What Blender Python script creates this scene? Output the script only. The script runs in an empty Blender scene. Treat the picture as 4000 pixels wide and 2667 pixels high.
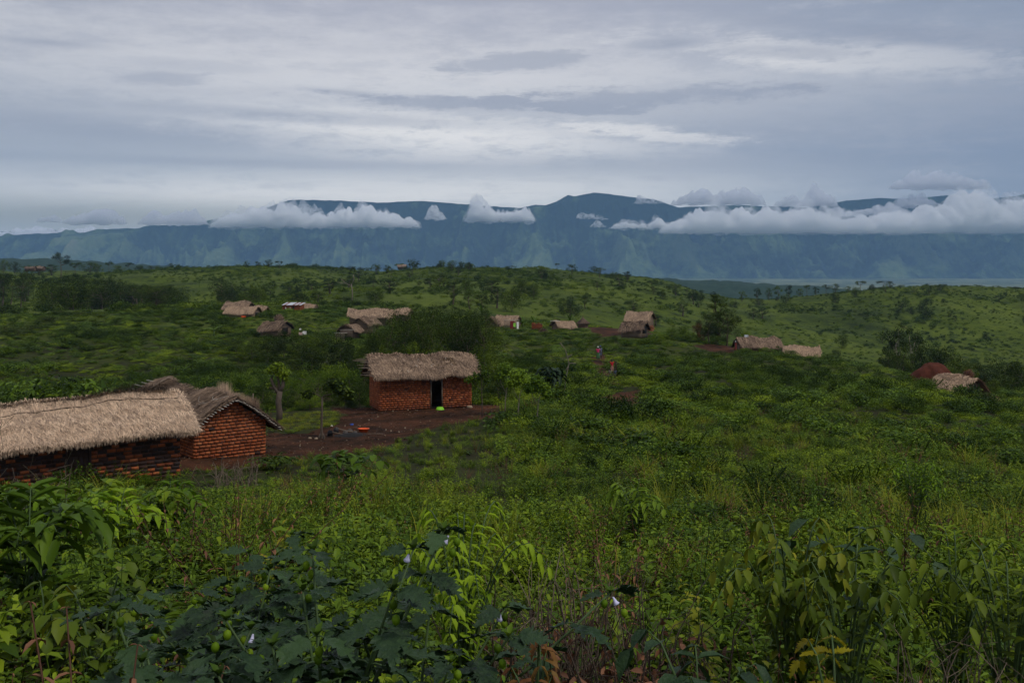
import bpy, bmesh, math, random
import numpy as np
from mathutils import Vector, Matrix

C = bpy.context.scene.collection
FPX = 995.56                    # focal length in pixels of a 1024 wide frame
rng = np.random.default_rng(11)
random.seed(11)
PI = math.pi

# ------------------------------------------------------------------ objects
def tag(o, label=None, cat=None, group=None, kind=None):
    if label: o['label'] = label
    if cat: o['category'] = cat
    if group: o['group'] = group
    if kind: o['kind'] = kind
    return o

def empty(name, loc, rz=0, label=None, cat=None, group=None):
    o = bpy.data.objects.new(name, None); C.objects.link(o)
    o.empty_display_size = .2
    o.location = loc; o.rotation_euler = (0, 0, rz)
    return tag(o, label, cat, group)

class MB:
    """collects vertices, faces and a per-vertex tint"""
    def __init__(s): s.v = []; s.f3 = []; s.f4 = []; s.t = []; s.n = 0
    def add(s, v, f, tint=.5):
        v = np.asarray(v, float).reshape(-1, 3)
        f = np.asarray(f, int)
        if f.size:
            (s.f3 if f.shape[1] == 3 else s.f4).append(f + s.n)
        s.v.append(v); s.n += len(v)
        s.t.append(np.broadcast_to(np.asarray(tint, float), (len(v),)).copy())
        return s.n - len(v)
    def faces(s, f, base):
        f = np.asarray(f, int) + base
        (s.f3 if f.shape[1] == 3 else s.f4).append(f)
    def mesh(s, name, mat, smooth=True):
        v = np.concatenate(s.v); t = np.concatenate(s.t)
        f3 = np.concatenate(s.f3) if s.f3 else np.zeros((0, 3), int)
        f4 = np.concatenate(s.f4) if s.f4 else np.zeros((0, 4), int)
        me = bpy.data.meshes.new(name)
        me.vertices.add(len(v)); me.vertices.foreach_set('co', v.astype(np.float32).ravel())
        nl = f3.size + f4.size
        me.loops.add(nl)
        me.loops.foreach_set('vertex_index', np.concatenate([f3.ravel(), f4.ravel()]).astype(np.int32))
        nf = len(f3) + len(f4)
        me.polygons.add(nf)
        ls = np.concatenate([np.arange(len(f3)) * 3, f3.size + np.arange(len(f4)) * 4])
        me.polygons.foreach_set('loop_start', ls.astype(np.int32))
        me.update(calc_edges=True)
        if smooth: me.polygons.foreach_set('use_smooth', np.ones(nf, bool))
        a = me.attributes.new('tint', 'FLOAT', 'POINT'); a.data.foreach_set('value', t.astype(np.float32))
        if mat: me.materials.append(mat)
        me.validate()
        return me
    def build(s, name, mat, parent=None, smooth=True, loc=None):
        o = bpy.data.objects.new(name, s.mesh(name, mat, smooth)); C.objects.link(o)
        if parent is not None: o.parent = parent
        if loc is not None: o.location = loc
        return o

def nrm(a):
    a = np.asarray(a, float)
    return a / np.maximum(np.linalg.norm(a, axis=-1, keepdims=True), 1e-9)

def tube(mb, pts, rad, n=6, tint=.5, cap=True):
    pts = np.asarray(pts, float); m = len(pts)
    rad = np.broadcast_to(np.asarray(rad, float), (m,))
    T = nrm(np.gradient(pts, axis=0))
    ref = np.array([0, 0, 1.]) if abs(T[0][2]) < .9 else np.array([1., 0, 0])
    A = nrm(np.cross(T, ref)); B = np.cross(T, A)
    an = np.arange(n) * 2 * PI / n
    v = pts[:, None] + rad[:, None, None] * (np.cos(an)[None, :, None] * A[:, None] + np.sin(an)[None, :, None] * B[:, None])
    f = []
    for i in range(m - 1):
        for j in range(n):
            k = (j + 1) % n
            f.append((i * n + j, i * n + k, (i + 1) * n + k, (i + 1) * n + j))
    b = mb.add(v.reshape(-1, 3), f, tint)
    if cap:
        c = mb.add([pts[0], pts[-1]], np.zeros((0, 3)), tint)
        mb.faces([(c - b, (j + 1) % n, j) for j in range(n)], b)
        mb.faces([(c + 1 - b, (m - 1) * n + j, (m - 1) * n + (j + 1) % n) for j in range(n)], b)

BOXF = np.array([(0, 1, 3, 2), (4, 6, 7, 5), (0, 4, 5, 1), (2, 3, 7, 6), (0, 2, 6, 4), (1, 5, 7, 3)])
BOXV = np.array([(x, y, z) for x in (-1, 1) for y in (-1, 1) for z in (-1, 1)], float)
def box(mb, c, h, tint=.5, jit=0, rot=None):
    v = BOXV * np.asarray(h, float)
    if jit: v = v + rng.normal(0, jit, v.shape)
    if rot is not None: v = v @ np.asarray(rot).T
    mb.add(v + np.asarray(c, float), BOXF, tint)

def rotz(a): return np.array([[math.cos(a), -math.sin(a), 0], [math.sin(a), math.cos(a), 0], [0, 0, 1]])

def lathe(mb, prof, n=16, tint=.5, c=(0, 0, 0), sy=1.0):
    prof = np.asarray(prof, float); m = len(prof); an = np.arange(n) * 2 * PI / n
    v = np.stack([prof[:, 0:1] * np.cos(an), prof[:, 0:1] * np.sin(an) * sy, np.repeat(prof[:, 1:2], n, 1)], -1)
    f = [(i * n + j, i * n + (j + 1) % n, (i + 1) * n + (j + 1) % n, (i + 1) * n + j) for i in range(m - 1) for j in range(n)]
    mb.add(v.reshape(-1, 3) + np.asarray(c, float), f, tint)

# leaf templates: u along, v across, w out of plane
LT_Q = (np.array([(0, 0, 0), (.45, .5, .06), (1, 0, -.1), (.45, -.5, .06)]), [(0, 1, 2, 3)])
LT_F = (np.array([(0, 0, 0), (.22, .36, .10), (.6, .42, .06), (1, 0, -.22), (.6, -.42, .06), (.22, -.36, .10), (.3, 0, .0), (.68, 0, -.06)]),
        [(0, 6, 1, 1), (6, 7, 2, 1), (7, 3, 2, 2), (0, 5, 6, 6), (5, 4, 7, 6), (4, 3, 7, 7)])
def _tooth(n=7, wave=.12):
    V = []; 
    for i in range(n + 1):
        u = i / n
        V.append((u, 0, -.25 * u * u))
    prof = lambda u: math.sin(PI * min(1, u * .86 + .14)) ** .8 * (1 - .45 * u) * 1.15
    L = []; 
    for i in range(2 * n - 1):
        u = (i + 1) / (2 * n)
        w = .5 * prof(u) * (1.22 if i % 2 == 0 else .70)
        uu = u + (.09 if i % 2 == 0 else -.01)
        L.append((uu, w, .10 * w - .25 * u * u + wave * math.sin(i * 1.9) * w))
    V += L; V += [(a, -b, c + .5 * wave * math.sin(k * 1.3)) for k, (a, b, c) in enumerate(L)]
    F = []; n1 = n + 1; m = 2 * n - 1
    for side in (0, 1):
        o = n1 + side * m
        def q(a, b, c, d=None):
            F.append((a, b, c, c if d is None else d) if side == 0 else ((a, c, b, b) if d is None else (a, d, c, b)))
        q(0, 1, o + 1, o); 
        for i in range(1, n - 1):
            q(i, o + 2 * i, o + 2 * i - 1)
            q(i, i + 1, o + 2 * i + 1, o + 2 * i)
        q(n - 1, o + m - 1, o + m - 2); q(n - 1, n, o + m - 1)
    return np.array(V), F
LT_T = _tooth()

def leaves(mb, P, D, N, L, W, tmpl=LT_Q, tint=.5):
    """many leaves: base P, direction D, up N, length L, width W"""
    tv, tf = tmpl
    P = np.atleast_2d(P); k = len(P)
    D = nrm(np.broadcast_to(D, (k, 3))); N = np.broadcast_to(N, (k, 3))
    A = nrm(np.cross(N, D)); N = np.cross(D, A)
    L = np.broadcast_to(L, (k,)); W = np.broadcast_to(W, (k,))
    v = P[:, None] + tv[None, :, 0:1] * (D * L[:, None])[:, None] + tv[None, :, 1:2] * (A * W[:, None])[:, None] + tv[None, :, 2:3] * (N * L[:, None])[:, None]
    m = len(tv)
    q = np.array([f for f in tf if f[2] != f[3]], int).reshape(-1, 4); t3 = np.array([f[:3] for f in tf if f[2] == f[3]], int).reshape(-1, 3)
    off = (np.arange(k) * m)[:, None, None]
    tt = np.repeat(np.broadcast_to(tint, (k,)), m)
    b = mb.add(v.reshape(-1, 3), np.zeros((0, 4)), tt)
    if len(q): mb.faces((q[None] + off).reshape(-1, 4), b)
    if len(t3): mb.faces((t3[None] + off).reshape(-1, 3), b)

def blades(mb, P, H, Wd, lean, az, tint=.5, curl=1.0):
    """grass blades: 4 segments bending over"""
    k = len(P)
    u = np.array([0, .35, .7, 1.0])
    d = np.stack([np.cos(az), np.sin(az), np.zeros(k)], 1); s = np.stack([-np.sin(az), np.cos(az), np.zeros(k)], 1)
    out = lean[:, None] * u[None] ** 2 * H[:, None]
    up = H[:, None] * (u[None] - curl * .38 * lean[:, None] * u[None] ** 2.6)
    ctr = P[:, None] + d[:, None] * out[..., None] + np.array([0, 0, 1.]) * up[..., None]
    w = Wd[:, None] * np.array([.8, 1, .7, .05])[None]
    v = np.concatenate([ctr - s[:, None] * w[..., None], ctr + s[:, None] * w[..., None]], 1)
    q = np.array([(i, i + 1, i + 5, i + 4) for i in range(3)])
    b = mb.add(v.reshape(-1, 3), np.zeros((0, 4)), np.repeat(np.broadcast_to(tint, (k,)), 8))
    mb.faces((q[None] + (np.arange(k) * 8)[:, None, None]).reshape(-1, 4), b)

# ------------------------------------------------------------------ noise
def _h(x, y, s):
    n = (x.astype(np.int64) * 374761393 + y.astype(np.int64) * 668265263 + s * 974711) & 0xffffffff
    n = ((n ^ (n >> 13)) * 1274126177) & 0xffffffff
    return ((n ^ (n >> 16)) & 0xffff) / 65535.0
def vn(x, y, s=0):
    xi = np.floor(x); yi = np.floor(y); fx = x - xi; fy = y - yi
    fx = fx * fx * (3 - 2 * fx); fy = fy * fy * (3 - 2 * fy)
    a = _h(xi, yi, s); b = _h(xi + 1, yi, s); c = _h(xi, yi + 1, s); d = _h(xi + 1, yi + 1, s)
    return (a + (b - a) * fx) * (1 - fy) + (c + (d - c) * fx) * fy
def fbm(x, y, s=0, o=4):
    x = np.asarray(x, float); y = np.asarray(y, float)
    r = 0; a = .5; 
    for i in range(o):
        r = r + a * (vn(x, y, s + i * 17) - .5); x = x * 2.03 + 5.1; y = y * 2.03 + 1.7; a *= .5
    return r
def ridged(x, y, s=0, o=5):
    r = 0; a = .5; w = 1
    for i in range(o):
        n = 1 - np.abs(2 * vn(x, y, s + i * 13) - 1); n = n * n
        r = r + a * n * w; w = np.clip(n * 1.5, 0, 1); x = x * 2.1 + 3.3; y = y * 2.1 + 7.7; a *= .52
    return r

# ------------------------------------------------------------------ terrain height
COLS = np.array([-170, 0, 100, 200, 330, 450, 520, 600, 680, 740, 810, 880, 950, 1024, 1200], float)
ROWS = np.array([0, 4, 10, 20, 30, 38, 50, 62, 80, 100, 125, 145, 170, 200, 260, 350, 450, 520, 620, 720, 900, 1300, 2050, 2600, 3500, 9000], float)
TAB = np.array([
 [-1.75] * 15,
 [-2.55, -2.55, -2.55, -2.6, -2.6, -2.6, -2.6, -2.6, -2.6, -2.6, -2.6, -2.65, -2.7, -2.7, -2.7],
 [-3.4, -3.4, -3.4, -3.5, -3.6, -3.8, -3.8, -3.8, -3.8, -3.8, -3.9, -3.9, -4.0, -4.0, -4.0],
 [-5.2, -5.2, -5.2, -5.2, -5.1, -5.3, -5.4, -5.5, -5.5, -5.5, -5.6, -5.7, -5.8, -6.0, -6.2],
 [-7.4, -7.4, -7.3, -7.2, -6.9, -6.6, -6.6, -6.7, -6.8, -6.9, -7.0, -7.1, -7.3, -7.5, -7.8],
 [-8.0, -7.9, -7.9, -8.0, -8.1, -7.5, -7.4, -7.5, -7.6, -7.8, -7.9, -8.0, -8.3, -8.6, -8.9],
 [-8.9, -8.7, -8.6, -8.6, -8.9, -8.6, -8.2, -8.3, -8.5, -8.7, -8.9, -9.1, -9.4, -9.8, -10.2],
 [-9.8, -9.6, -9.5, -9.4, -9.1, -9.05, -9.0, -9.1, -9.3, -9.5, -9.7, -9.9, -10.2, -10.7, -11.2],
 [-12.3, -11.8, -11.6, -11.6, -11.2, -10.6, -10.0, -9.9, -10.1, -10.4, -10.6, -10.9, -11.3, -11.9, -12.8],
 [-13.6, -13.1, -12.9, -12.6, -12.0, -11.5, -10.9, -10.8, -10.9, -11.3, -11.5, -11.9, -12.6, -13.6, -15.0],
 [-11.6, -11.4, -11.5, -11.6, -11.6, -11.5, -11.2, -11.2, -11.3, -11.6, -12.0, -13.1, -15.3, -17.5, -19.0],
 [-10.7, -10.4, -10.3, -10.3, -10.3, -11.0, -11.0, -11.0, -11.6, -12.4, -13.6, -16.0, -19.0, -22.0, -24.0],
 [-10.4, -9.9, -9.5, -9.4, -9.8, -10.9, -11.1, -11.1, -12.6, -14.6, -17.0, -20.5, -24.5, -27.0, -29.0],
 [-10.8, -10.4, -9.8, -9.5, -9.7, -11.3, -12.0, -13.0, -16.0, -20.0, -23.5, -27.0, -30.0, -32.0, -34.0],
 [-13.0, -14.0, -13.8, -12.2, -10.6, -11.5, -13.0, -16.5, -22.0, -27.0, -31.0, -34.0, -36.5, -38.5, -40.0],
 [-11.5, -13.5, -13.5, -12.5, -10.5, -11.0, -12.5, -14.5, -19.0, -24.0, -28.0, -31.0, -33.0, -35.0, -37.0],
 [-7.5, -8.0, -8.5, -8.5, -8.0, -7.5, -7.5, -9.5, -14.0, -20.0, -20.0, -19.0, -18.5, -21.0, -23.0],
 [-5.5, -6.0, -6.0, -6.5, -6.0, -5.2, -5.4, -7.5, -13.2, -18.5, -14.5, -12.8, -13.0, -14.8, -17.0],
 [-4.8, -5.0, -5.0, -5.6, -5.0, -3.7, -4.6, -8.5, -15.5, -26.0, -26.0, -26.0, -26.0, -28.0, -30.0],
 [-7.0, -7.0, -7.5, -9.0, -9.0, -8.0, -10.0, -18.0, -28.0, -40.0, -42.0, -42.0, -42.0, -44.0, -46.0],
 [-20, -20, -20, -22, -24, -26, -30, -38, -46, -54, -58, -60, -64, -66, -70],
 [-40, -38, -38, -42, -46, -50, -54, -56, -60, -64, -70, -76, -84, -90, -94],
 [12, 10, 5, -9, -22, -25, -27, -30, -34, -38, -46, -62, -80, -96, -104],
 [-60, -60, -62, -66, -70, -76, -80, -84, -86, -90, -96, -104, -112, -118, -120],
 [-128] * 15, [-130] * 15], float)
_ca = (COLS - 512) / FPX
_ru = np.log(ROWS + 12)
_NA, _NU = 260, 520
_ga = np.linspace(_ca[0], _ca[-1], _NA); _gu = np.linspace(_ru[0], _ru[-1], _NU)
_g1 = np.stack([np.interp(_ga, _ca, r) for r in TAB])
_G = np.stack([np.interp(_gu, _ru, _g1[:, j]) for j in range(_NA)], 1)
def _blur(G, ax, s):
    k = np.exp(-.5 * (np.arange(-3 * s, 3 * s + 1) / s) ** 2); k /= k.sum()
    p = [(0, 0), (0, 0)]; p[ax] = (3 * s, 3 * s)
    Gp = np.pad(G, p, mode='edge'); out = 0
    for i, w in enumerate(k):
        sl = [slice(None), slice(None)]; sl[ax] = slice(i, i + G.shape[ax]); out = out + w * Gp[tuple(sl)]
    return out
_G = _blur(_blur(_G, 0, 3), 1, 5)

def zt(X, Y):
    X = np.asarray(X, float); Y = np.asarray(Y, float)
    r = np.hypot(X, Y); th = np.clip(np.arctan2(X, Y), math.atan(_ca[0]), math.atan(_ca[-1]))
    a = np.tan(th); d = r * np.cos(th)
    ia = np.clip((a - _ga[0]) / (_ga[1] - _ga[0]), 0, _NA - 1.001); iu = np.clip((np.log(d + 12) - _gu[0]) / (_gu[1] - _gu[0]), 0, _NU - 1.001)
    i0 = ia.astype(int); j0 = iu.astype(int); fa = ia - i0; fu = iu - j0
    z = (_G[j0, i0] * (1 - fa) + _G[j0, i0 + 1] * fa) * (1 - fu) + (_G[j0 + 1, i0] * (1 - fa) + _G[j0 + 1, i0 + 1] * fa) * fu
    k = 1 - np.exp(-((np.hypot(X + 5, (Y - 50)) / 22) ** 4))          # yard kept smooth
    z = z + k * fbm(X / 7, Y / 7, 3, 3) * .45 * np.clip(d / 30, .2, 1)
    m = np.clip((d - 60) / 120, 0, 1)
    z = z + m * fbm(X / 45, Y / 45, 9, 4) * np.clip(d * .011, 0, 6.0)
    m2 = np.clip((d - 200) / 150, 0, 1) * np.clip((900 - d) / 350, 0, 1)
    z = z - m2 * (ridged(X / 130 + 3.1, Y / 170, 21, 4) - .35) * 8.0 * np.clip((d) / 400, 0, 1)
    return z
def ground(px, Y):
    X = (px - 512) / FPX * Y
    return Vector((X, Y, float(zt(X, Y))))
def hit(px, py, y0=3.0, y1=900.0):
    """first ground point on the line of sight through a pixel"""
    Y = np.geomspace(y0, y1, 4000); X = (px - 512) / FPX * Y
    z = zt(X, Y); s = 262 + FPX * (-z) / Y
    k = np.argmax(s <= py)
    return Vector((X[k], Y[k], z[k]))

# ------------------------------------------------------------------ bare earth areas (plan polygons on the ground)
def planpoly(pts, h):
    return np.array([((px - 512) / FPX * (h * FPX / (py - 262)), h * FPX / (py - 262)) for px, py in pts])
YARD = planpoly([(120, 492), (182, 462), (200, 452), (262, 452), (262, 431), (304, 429.5), (338, 423), (346, 410), (330, 403), (326, 396), (372, 397), (420, 395), (478, 396), (510, 398),
                 (504, 406), (490, 420), (437, 428), (418, 434), (398, 445), (372, 458), (340, 466), (290, 470), (258, 482), (200, 490), (150, 497)], 8.75)
PATH = [planpoly([(600, 402), (622, 391), (640, 387), (642, 400), (634, 413), (618, 424), (600, 418)], 9.9),
        planpoly([(592, 356), (602, 352), (608, 358), (601, 366), (594, 363)], 11.0),
        planpoly([(588, 328), (602, 319), (622, 312), (652, 314), (654, 331), (625, 333), (600, 337)], 11.0),
        planpoly([(915, 366), (922, 357), (945, 356), (950, 364), (975, 372), (1000, 395), (1012, 412), (990, 402), (955, 394), (925, 376)], 12.6),
        planpoly([(694, 346), (725, 338), (740, 346), (736, 353), (712, 352)], 11.8),
        planpoly([(594, 363), (601, 358), (607, 368), (617, 380), (625, 393), (616, 394), (608, 381), (599, 369)], 10.7)]
def inpoly(X, Y, P):
    c = np.zeros(np.shape(X), bool); n = len(P); j = n - 1
    for i in range(n):
        xi, yi = P[i]; xj, yj = P[j]
        c ^= ((yi > Y) != (yj > Y)) & (X < (xj - xi) * (Y - yi) / (yj - yi + 1e-12) + xi)
        j = i
    return c
def dirt(X, Y, w=1.0):
    """0 none, 1 yard, 2.. the other bare patches"""
    jx = X + fbm(X / 1.7, Y / 1.7, 41, 3) * 1.6 * w; jy = Y + fbm(X / 1.7, Y / 1.7, 57, 3) * 2.6 * w
    d = np.zeros(np.shape(X), int)
    d[inpoly(jx, jy, YARD)] = 1
    for k, P in enumerate(PATH): d[inpoly(jx, jy, P)] = 2 + k
    return d
# ------------------------------------------------------------------ materials
def mat_new(name):
    m = bpy.data.materials.new(name); m.use_nodes = True
    nt = m.node_tree; nt.nodes.clear()
    out = nt.nodes.new('ShaderNodeOutputMaterial')
    return m, nt, out
class NT:
    """tiny expression builder for shader nodes"""
    def __init__(s, nt): s.nt = nt
    def lk(s, a, sock):
        if hasattr(a, 'links'): s.nt.links.new(a, sock)
        elif a is not None:
            try: sock.default_value = a
            except Exception: sock.default_value = (*a, 1) if len(a) == 3 else a
    def m(s, op, a, b=0.0, c=None, clamp=False):
        n = s.nt.nodes.new('ShaderNodeMath'); n.operation = op; n.use_clamp = clamp
        s.lk(a, n.inputs[0]); s.lk(b, n.inputs[1])
        if c is not None: s.lk(c, n.inputs[2])
        return n.outputs[0]
    def noise(s, vec, scale, det=4, rough=.55, dist=0, col=False):
        n = s.nt.nodes.new('ShaderNodeTexNoise'); s.lk(vec, n.inputs['Vector'])
        n.inputs['Scale'].default_value = scale; n.inputs['Detail'].default_value = det
        n.inputs['Roughness'].default_value = rough; n.inputs['Distortion'].default_value = dist
        return n.outputs['Color' if col else 'Fac']
    def ramp(s, f, stops):
        n = s.nt.nodes.new('ShaderNodeValToRGB'); s.lk(f, n.inputs[0])
        e = n.color_ramp.elements
        while len(e) < len(stops): e.new(.5)
        for el, (p, c) in zip(e, stops): el.position = p; el.color = (*c, 1) if len(c) == 3 else c
        return n.outputs[0]
    def mix(s, f, a, b, mode='MIX'):
        n = s.nt.nodes.new('ShaderNodeMix'); n.data_type = 'RGBA'; n.blend_type = mode
        s.lk(f, n.inputs[0]); s.lk(a if hasattr(a, 'links') else (*a, 1), n.inputs[6]); s.lk(b if hasattr(b, 'links') else (*b, 1), n.inputs[7])
        return n.outputs[2]
    def sstep(s, x, a, b):
        n = s.nt.nodes.new('ShaderNodeMapRange'); n.interpolation_type = 'SMOOTHSTEP'
        s.lk(x, n.inputs[0]); n.inputs[1].default_value = a; n.inputs[2].default_value = b
        return n.outputs[0]
    def mapping(s, vec, sc=(1, 1, 1), rot=(0, 0, 0), loc=(0, 0, 0)):
        n = s.nt.nodes.new('ShaderNodeMapping'); s.lk(vec, n.inputs[0])
        n.inputs[1].default_value = loc; n.inputs[2].default_value = rot; n.inputs[3].default_value = sc
        return n.outputs[0]
    def attr(s, name):
        n = s.nt.nodes.new('ShaderNodeAttribute'); n.attribute_name = name; return n.outputs['Fac']
    def pos(s): return s.nt.nodes.new('ShaderNodeNewGeometry').outputs['Position']
    def obj(s): return s.nt.nodes.new('ShaderNodeTexCoord').outputs['Object']
    def rnd(s): return s.nt.nodes.new('ShaderNodeObjectInfo').outputs['Random']
    def bsdf(s, col, rough=.8, spec=.3, bump=None, bstr=.5, bdist=.02, metal=0):
        n = s.nt.nodes.new('ShaderNodeBsdfPrincipled')
        s.lk(col if hasattr(col, 'links') else (*col, 1), n.inputs['Base Color']); s.lk(rough, n.inputs['Roughness'])
        n.inputs['Specular IOR Level'].default_value = spec; n.inputs['Metallic'].default_value = metal
        if bump is not None:
            b = s.nt.nodes.new('ShaderNodeBump'); b.inputs['Strength'].default_value = bstr; b.inputs['Distance'].default_value = bdist
            s.lk(bump, b.inputs['Height']); s.nt.links.new(b.outputs[0], n.inputs['Normal'])
        return n.outputs[0]

def plain(name, col, rough=.8, spec=.3, var=.25, sc=6, metal=0):
    m, nt, out = mat_new(name); e = NT(nt)
    f = e.noise(e.obj(), sc, 4)
    c = e.ramp(f, [(.3, tuple(x * (1 - var) for x in col)), (.7, tuple(min(1, x * (1 + var)) for x in col))])
    nt.links.new(e.bsdf(c, rough, spec, f, .3, .01, metal), out.inputs[0]); return m

def leafmat(name, dark, mid, lite, rough=.55, trans=.25, patch=.5, spec=.25, vein=False, psc=.12):
    if name == 'nightshade_leaf': dark, mid, lite = [(c[0] * .72, c[1] * .74, c[2] * .48) for c in (dark, mid, lite)]
    elif name.split('_')[-1] not in ('straw',) and name not in ('dead_leaf', 'red_leaf', 'rust_leaf'): dark, mid, lite = [(c[0] * 1.08, c[1] * 1.02, c[2] * .38) for c in (dark, mid, lite)]; spec = min(spec, .12)
    dark = tuple(x * .75 for x in dark); lite = tuple(min(.9, x * 1.15) for x in lite)
    """tint picks dark..lite, each plant shifts a little, large patches in the field shift hue"""
    m, nt, out = mat_new(name); e = NT(nt)
    t = e.attr('tint'); r = e.rnd(); p = e.pos()
    n = e.noise(p, psc, 3)
    n2 = e.noise(p, psc * 6, 2)
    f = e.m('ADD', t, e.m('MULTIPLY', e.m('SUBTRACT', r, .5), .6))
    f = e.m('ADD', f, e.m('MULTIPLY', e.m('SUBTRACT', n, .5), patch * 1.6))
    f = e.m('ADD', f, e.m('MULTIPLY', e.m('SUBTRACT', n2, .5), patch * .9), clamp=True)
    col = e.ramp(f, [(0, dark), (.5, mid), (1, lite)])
    bump = None
    if vein:
        bump = e.noise(e.obj(), 45, 3, .6)
        col = e.mix(e.m('MULTIPLY', e.sstep(bump, .35, .65), .35), col, lite)
    b = e.bsdf(col, rough, spec, bump, .8, .012)
    tr = nt.nodes.new('ShaderNodeBsdfTranslucent'); e.lk(col, tr.inputs[0])
    mx = nt.nodes.new('ShaderNodeMixShader'); mx.inputs[0].default_value = trans
    nt.links.new(b, mx.inputs[1]); nt.links.new(tr.outputs[0], mx.inputs[2]); nt.links.new(mx.outputs[0], out.inputs[0])
    return m

M = {}
M['herb'] = leafmat('herb', (0.0238, 0.0476, 0.0072), (0.0809, 0.1422, 0.0189), (0.1955, 0.2737, 0.0360))
M['broad'] = leafmat('broadleaf', (0.0255, 0.0534, 0.0141), (0.0626, 0.1239, 0.0257), (0.1450, 0.2320, 0.0440), rough=.5)
M['grass'] = leafmat('grass', (0.0632, 0.1010, 0.0159), (0.1331, 0.1782, 0.0290), (0.2693, 0.2821, 0.0731), rough=.6, patch=.35)
M['nightshade'] = leafmat('nightshade_leaf', (0.0150, 0.0350, 0.0230), (0.0263, 0.0587, 0.0345), (0.0562, 0.1063, 0.0506), rough=.55, trans=.12, patch=.1, vein=True)
M['lime'] = leafmat('lime_leaf', (0.0600, 0.1200, 0.0144), (0.1100, 0.2100, 0.0224), (0.2231, 0.3400, 0.0425), rough=.5, trans=.3, patch=.1)
M['olive'] = leafmat('olive_leaf', (.035, .062, .012), (.085, .135, .025), (.22, .22, .04), rough=.5, trans=.2, patch=.2)
M['yellow'] = leafmat('yellow_leaf', (.12, .10, .015), (.22, .20, .02), (.36, .33, .04), rough=.5, trans=.3, patch=.1)
M['redleaf'] = leafmat('red_leaf', (.10, .03, .012), (.18, .06, .018), (.22, .13, .03), rough=.45, trans=.3, patch=.2)
M['dead'] = leafmat('dead_leaf', (.05, .022, .012), (.13, .055, .028), (.22, .10, .05), rough=.7, trans=.05, patch=.2)
M['twig'] = plain('twig', (.16, .12, .085), .85)
M['twigdark'] = plain('dark_twig', (.06, .042, .03), .85)
M['stem'] = plain('green_stem', (.06, .10, .03), .6)
M['shrub'] = leafmat('shrub_leaf', (0.0210, 0.0490, 0.0096), (0.0613, 0.1155, 0.0192), (0.1488, 0.2188, 0.0312), patch=.55, psc=.08)
M['fargreen'] = leafmat('far_shrub_leaf', (0.0216, 0.0486, 0.0100), (0.0567, 0.1053, 0.0180), (0.1283, 0.1823, 0.0300), patch=.6, psc=.03)
M['tree'] = leafmat('tree_leaf', (0.0135, 0.0297, 0.0080), (0.0324, 0.0594, 0.0130), (0.1115, 0.1620, 0.0300), patch=.25, psc=.05)
M['treedark'] = leafmat('dark_tree_leaf', (0.0088, 0.0200, 0.0070), (0.0220, 0.0426, 0.0121), (0.0855, 0.1307, 0.0304), patch=.2, psc=.05)
M['palm'] = leafmat('palm_leaf', (.02, .05, .015), (.05, .10, .03), (.10, .17, .06), patch=.1)
M['rust'] = leafmat('rust_leaf', (.07, .025, .012), (.14, .05, .02), (.16, .10, .03), patch=.1)
M['bark'] = plain('bark', (.10, .075, .055), .9, sc=9)
M['barkpale'] = plain('pale_bark', (.20, .165, .13), .85, sc=9)
M['flower'] = plain('pale_violet_petal', (.62, .60, .82), .5)
M['straw'] = leafmat('thatch_straw', (.055, .037, .029), (.345, .245, .178), (.68, .49, .33), rough=.8, trans=.05, patch=.34, spec=.15, psc=1.1)
M['strawdark'] = leafmat('old_thatch_straw', (.06, .042, .034), (.25, .17, .118), (.50, .35, .23), rough=.85, trans=.05, patch=.42, spec=.1, psc=1.1)
M['ridge'] = leafmat('ridge_straw', (.025, .016, .010), (.075, .045, .025), (.26, .17, .09), rough=.9, trans=.0, patch=.2, spec=.1, psc=1.5)
M['pole'] = plain('peeled_pole', (.52, .46, .38), .7, sc=14)
M['poledark'] = plain('weathered_pole', (.20, .15, .11), .8, sc=14)
M['door'] = plain('dark_wood', (.050, .026, .018), .75, sc=5)
M['frame'] = plain('grey_wood', (.15, .115, .085), .8, sc=8)
M['black'] = plain('shade_ash_black', (.012, .010, .009), .95)  # near-black colour painting the shade of interiors and openings; also ash

def brickmat(name, grey):
    m, nt, out = mat_new(name); e = NT(nt)
    t = e.attr('tint'); o = e.obj()
    col = e.ramp(t, [(0, (.030, .026, .026)), (.25, (.055, .036, .030)), (.34, (.17, .048, .020)), (.6, (.36, .095, .034)), (1, (.46, .17, .07))])
    n = e.noise(o, 3.0, 5, .65); n2 = e.noise(o, 26, 4, .6)
    col = e.mix(e.m('MULTIPLY', e.sstep(n, .44, .72), .62), col, (.075, .026, .014))
    col = e.mix(e.m('MULTIPLY', e.sstep(n2, .5, .75), .45), col, (.11, .045, .025))
    sep = nt.nodes.new('ShaderNodeSeparateXYZ'); e.lk(o, sep.inputs[0])
    low = e.m('SUBTRACT', 1.0, e.sstep(e.m('ADD', sep.outputs[2], e.m('MULTIPLY', e.m('SUBTRACT', n, .5), .5)), .0, .42))
    col = e.mix(e.m('MULTIPLY', low, .6), col, (.09, .035, .022))      # splashed earth along the foot
    nt.links.new(e.bsdf(col, .9, .12, n2, .7, .012), out.inputs[0]); return m
M['brick'] = brickmat('fired_brick', 0)
M['mortar'] = plain('mud_mortar', (.085, .042, .028), .95, sc=10)
M['mud'] = plain('mud_wall', (.11, .07, .05), .95, sc=4)

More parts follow.
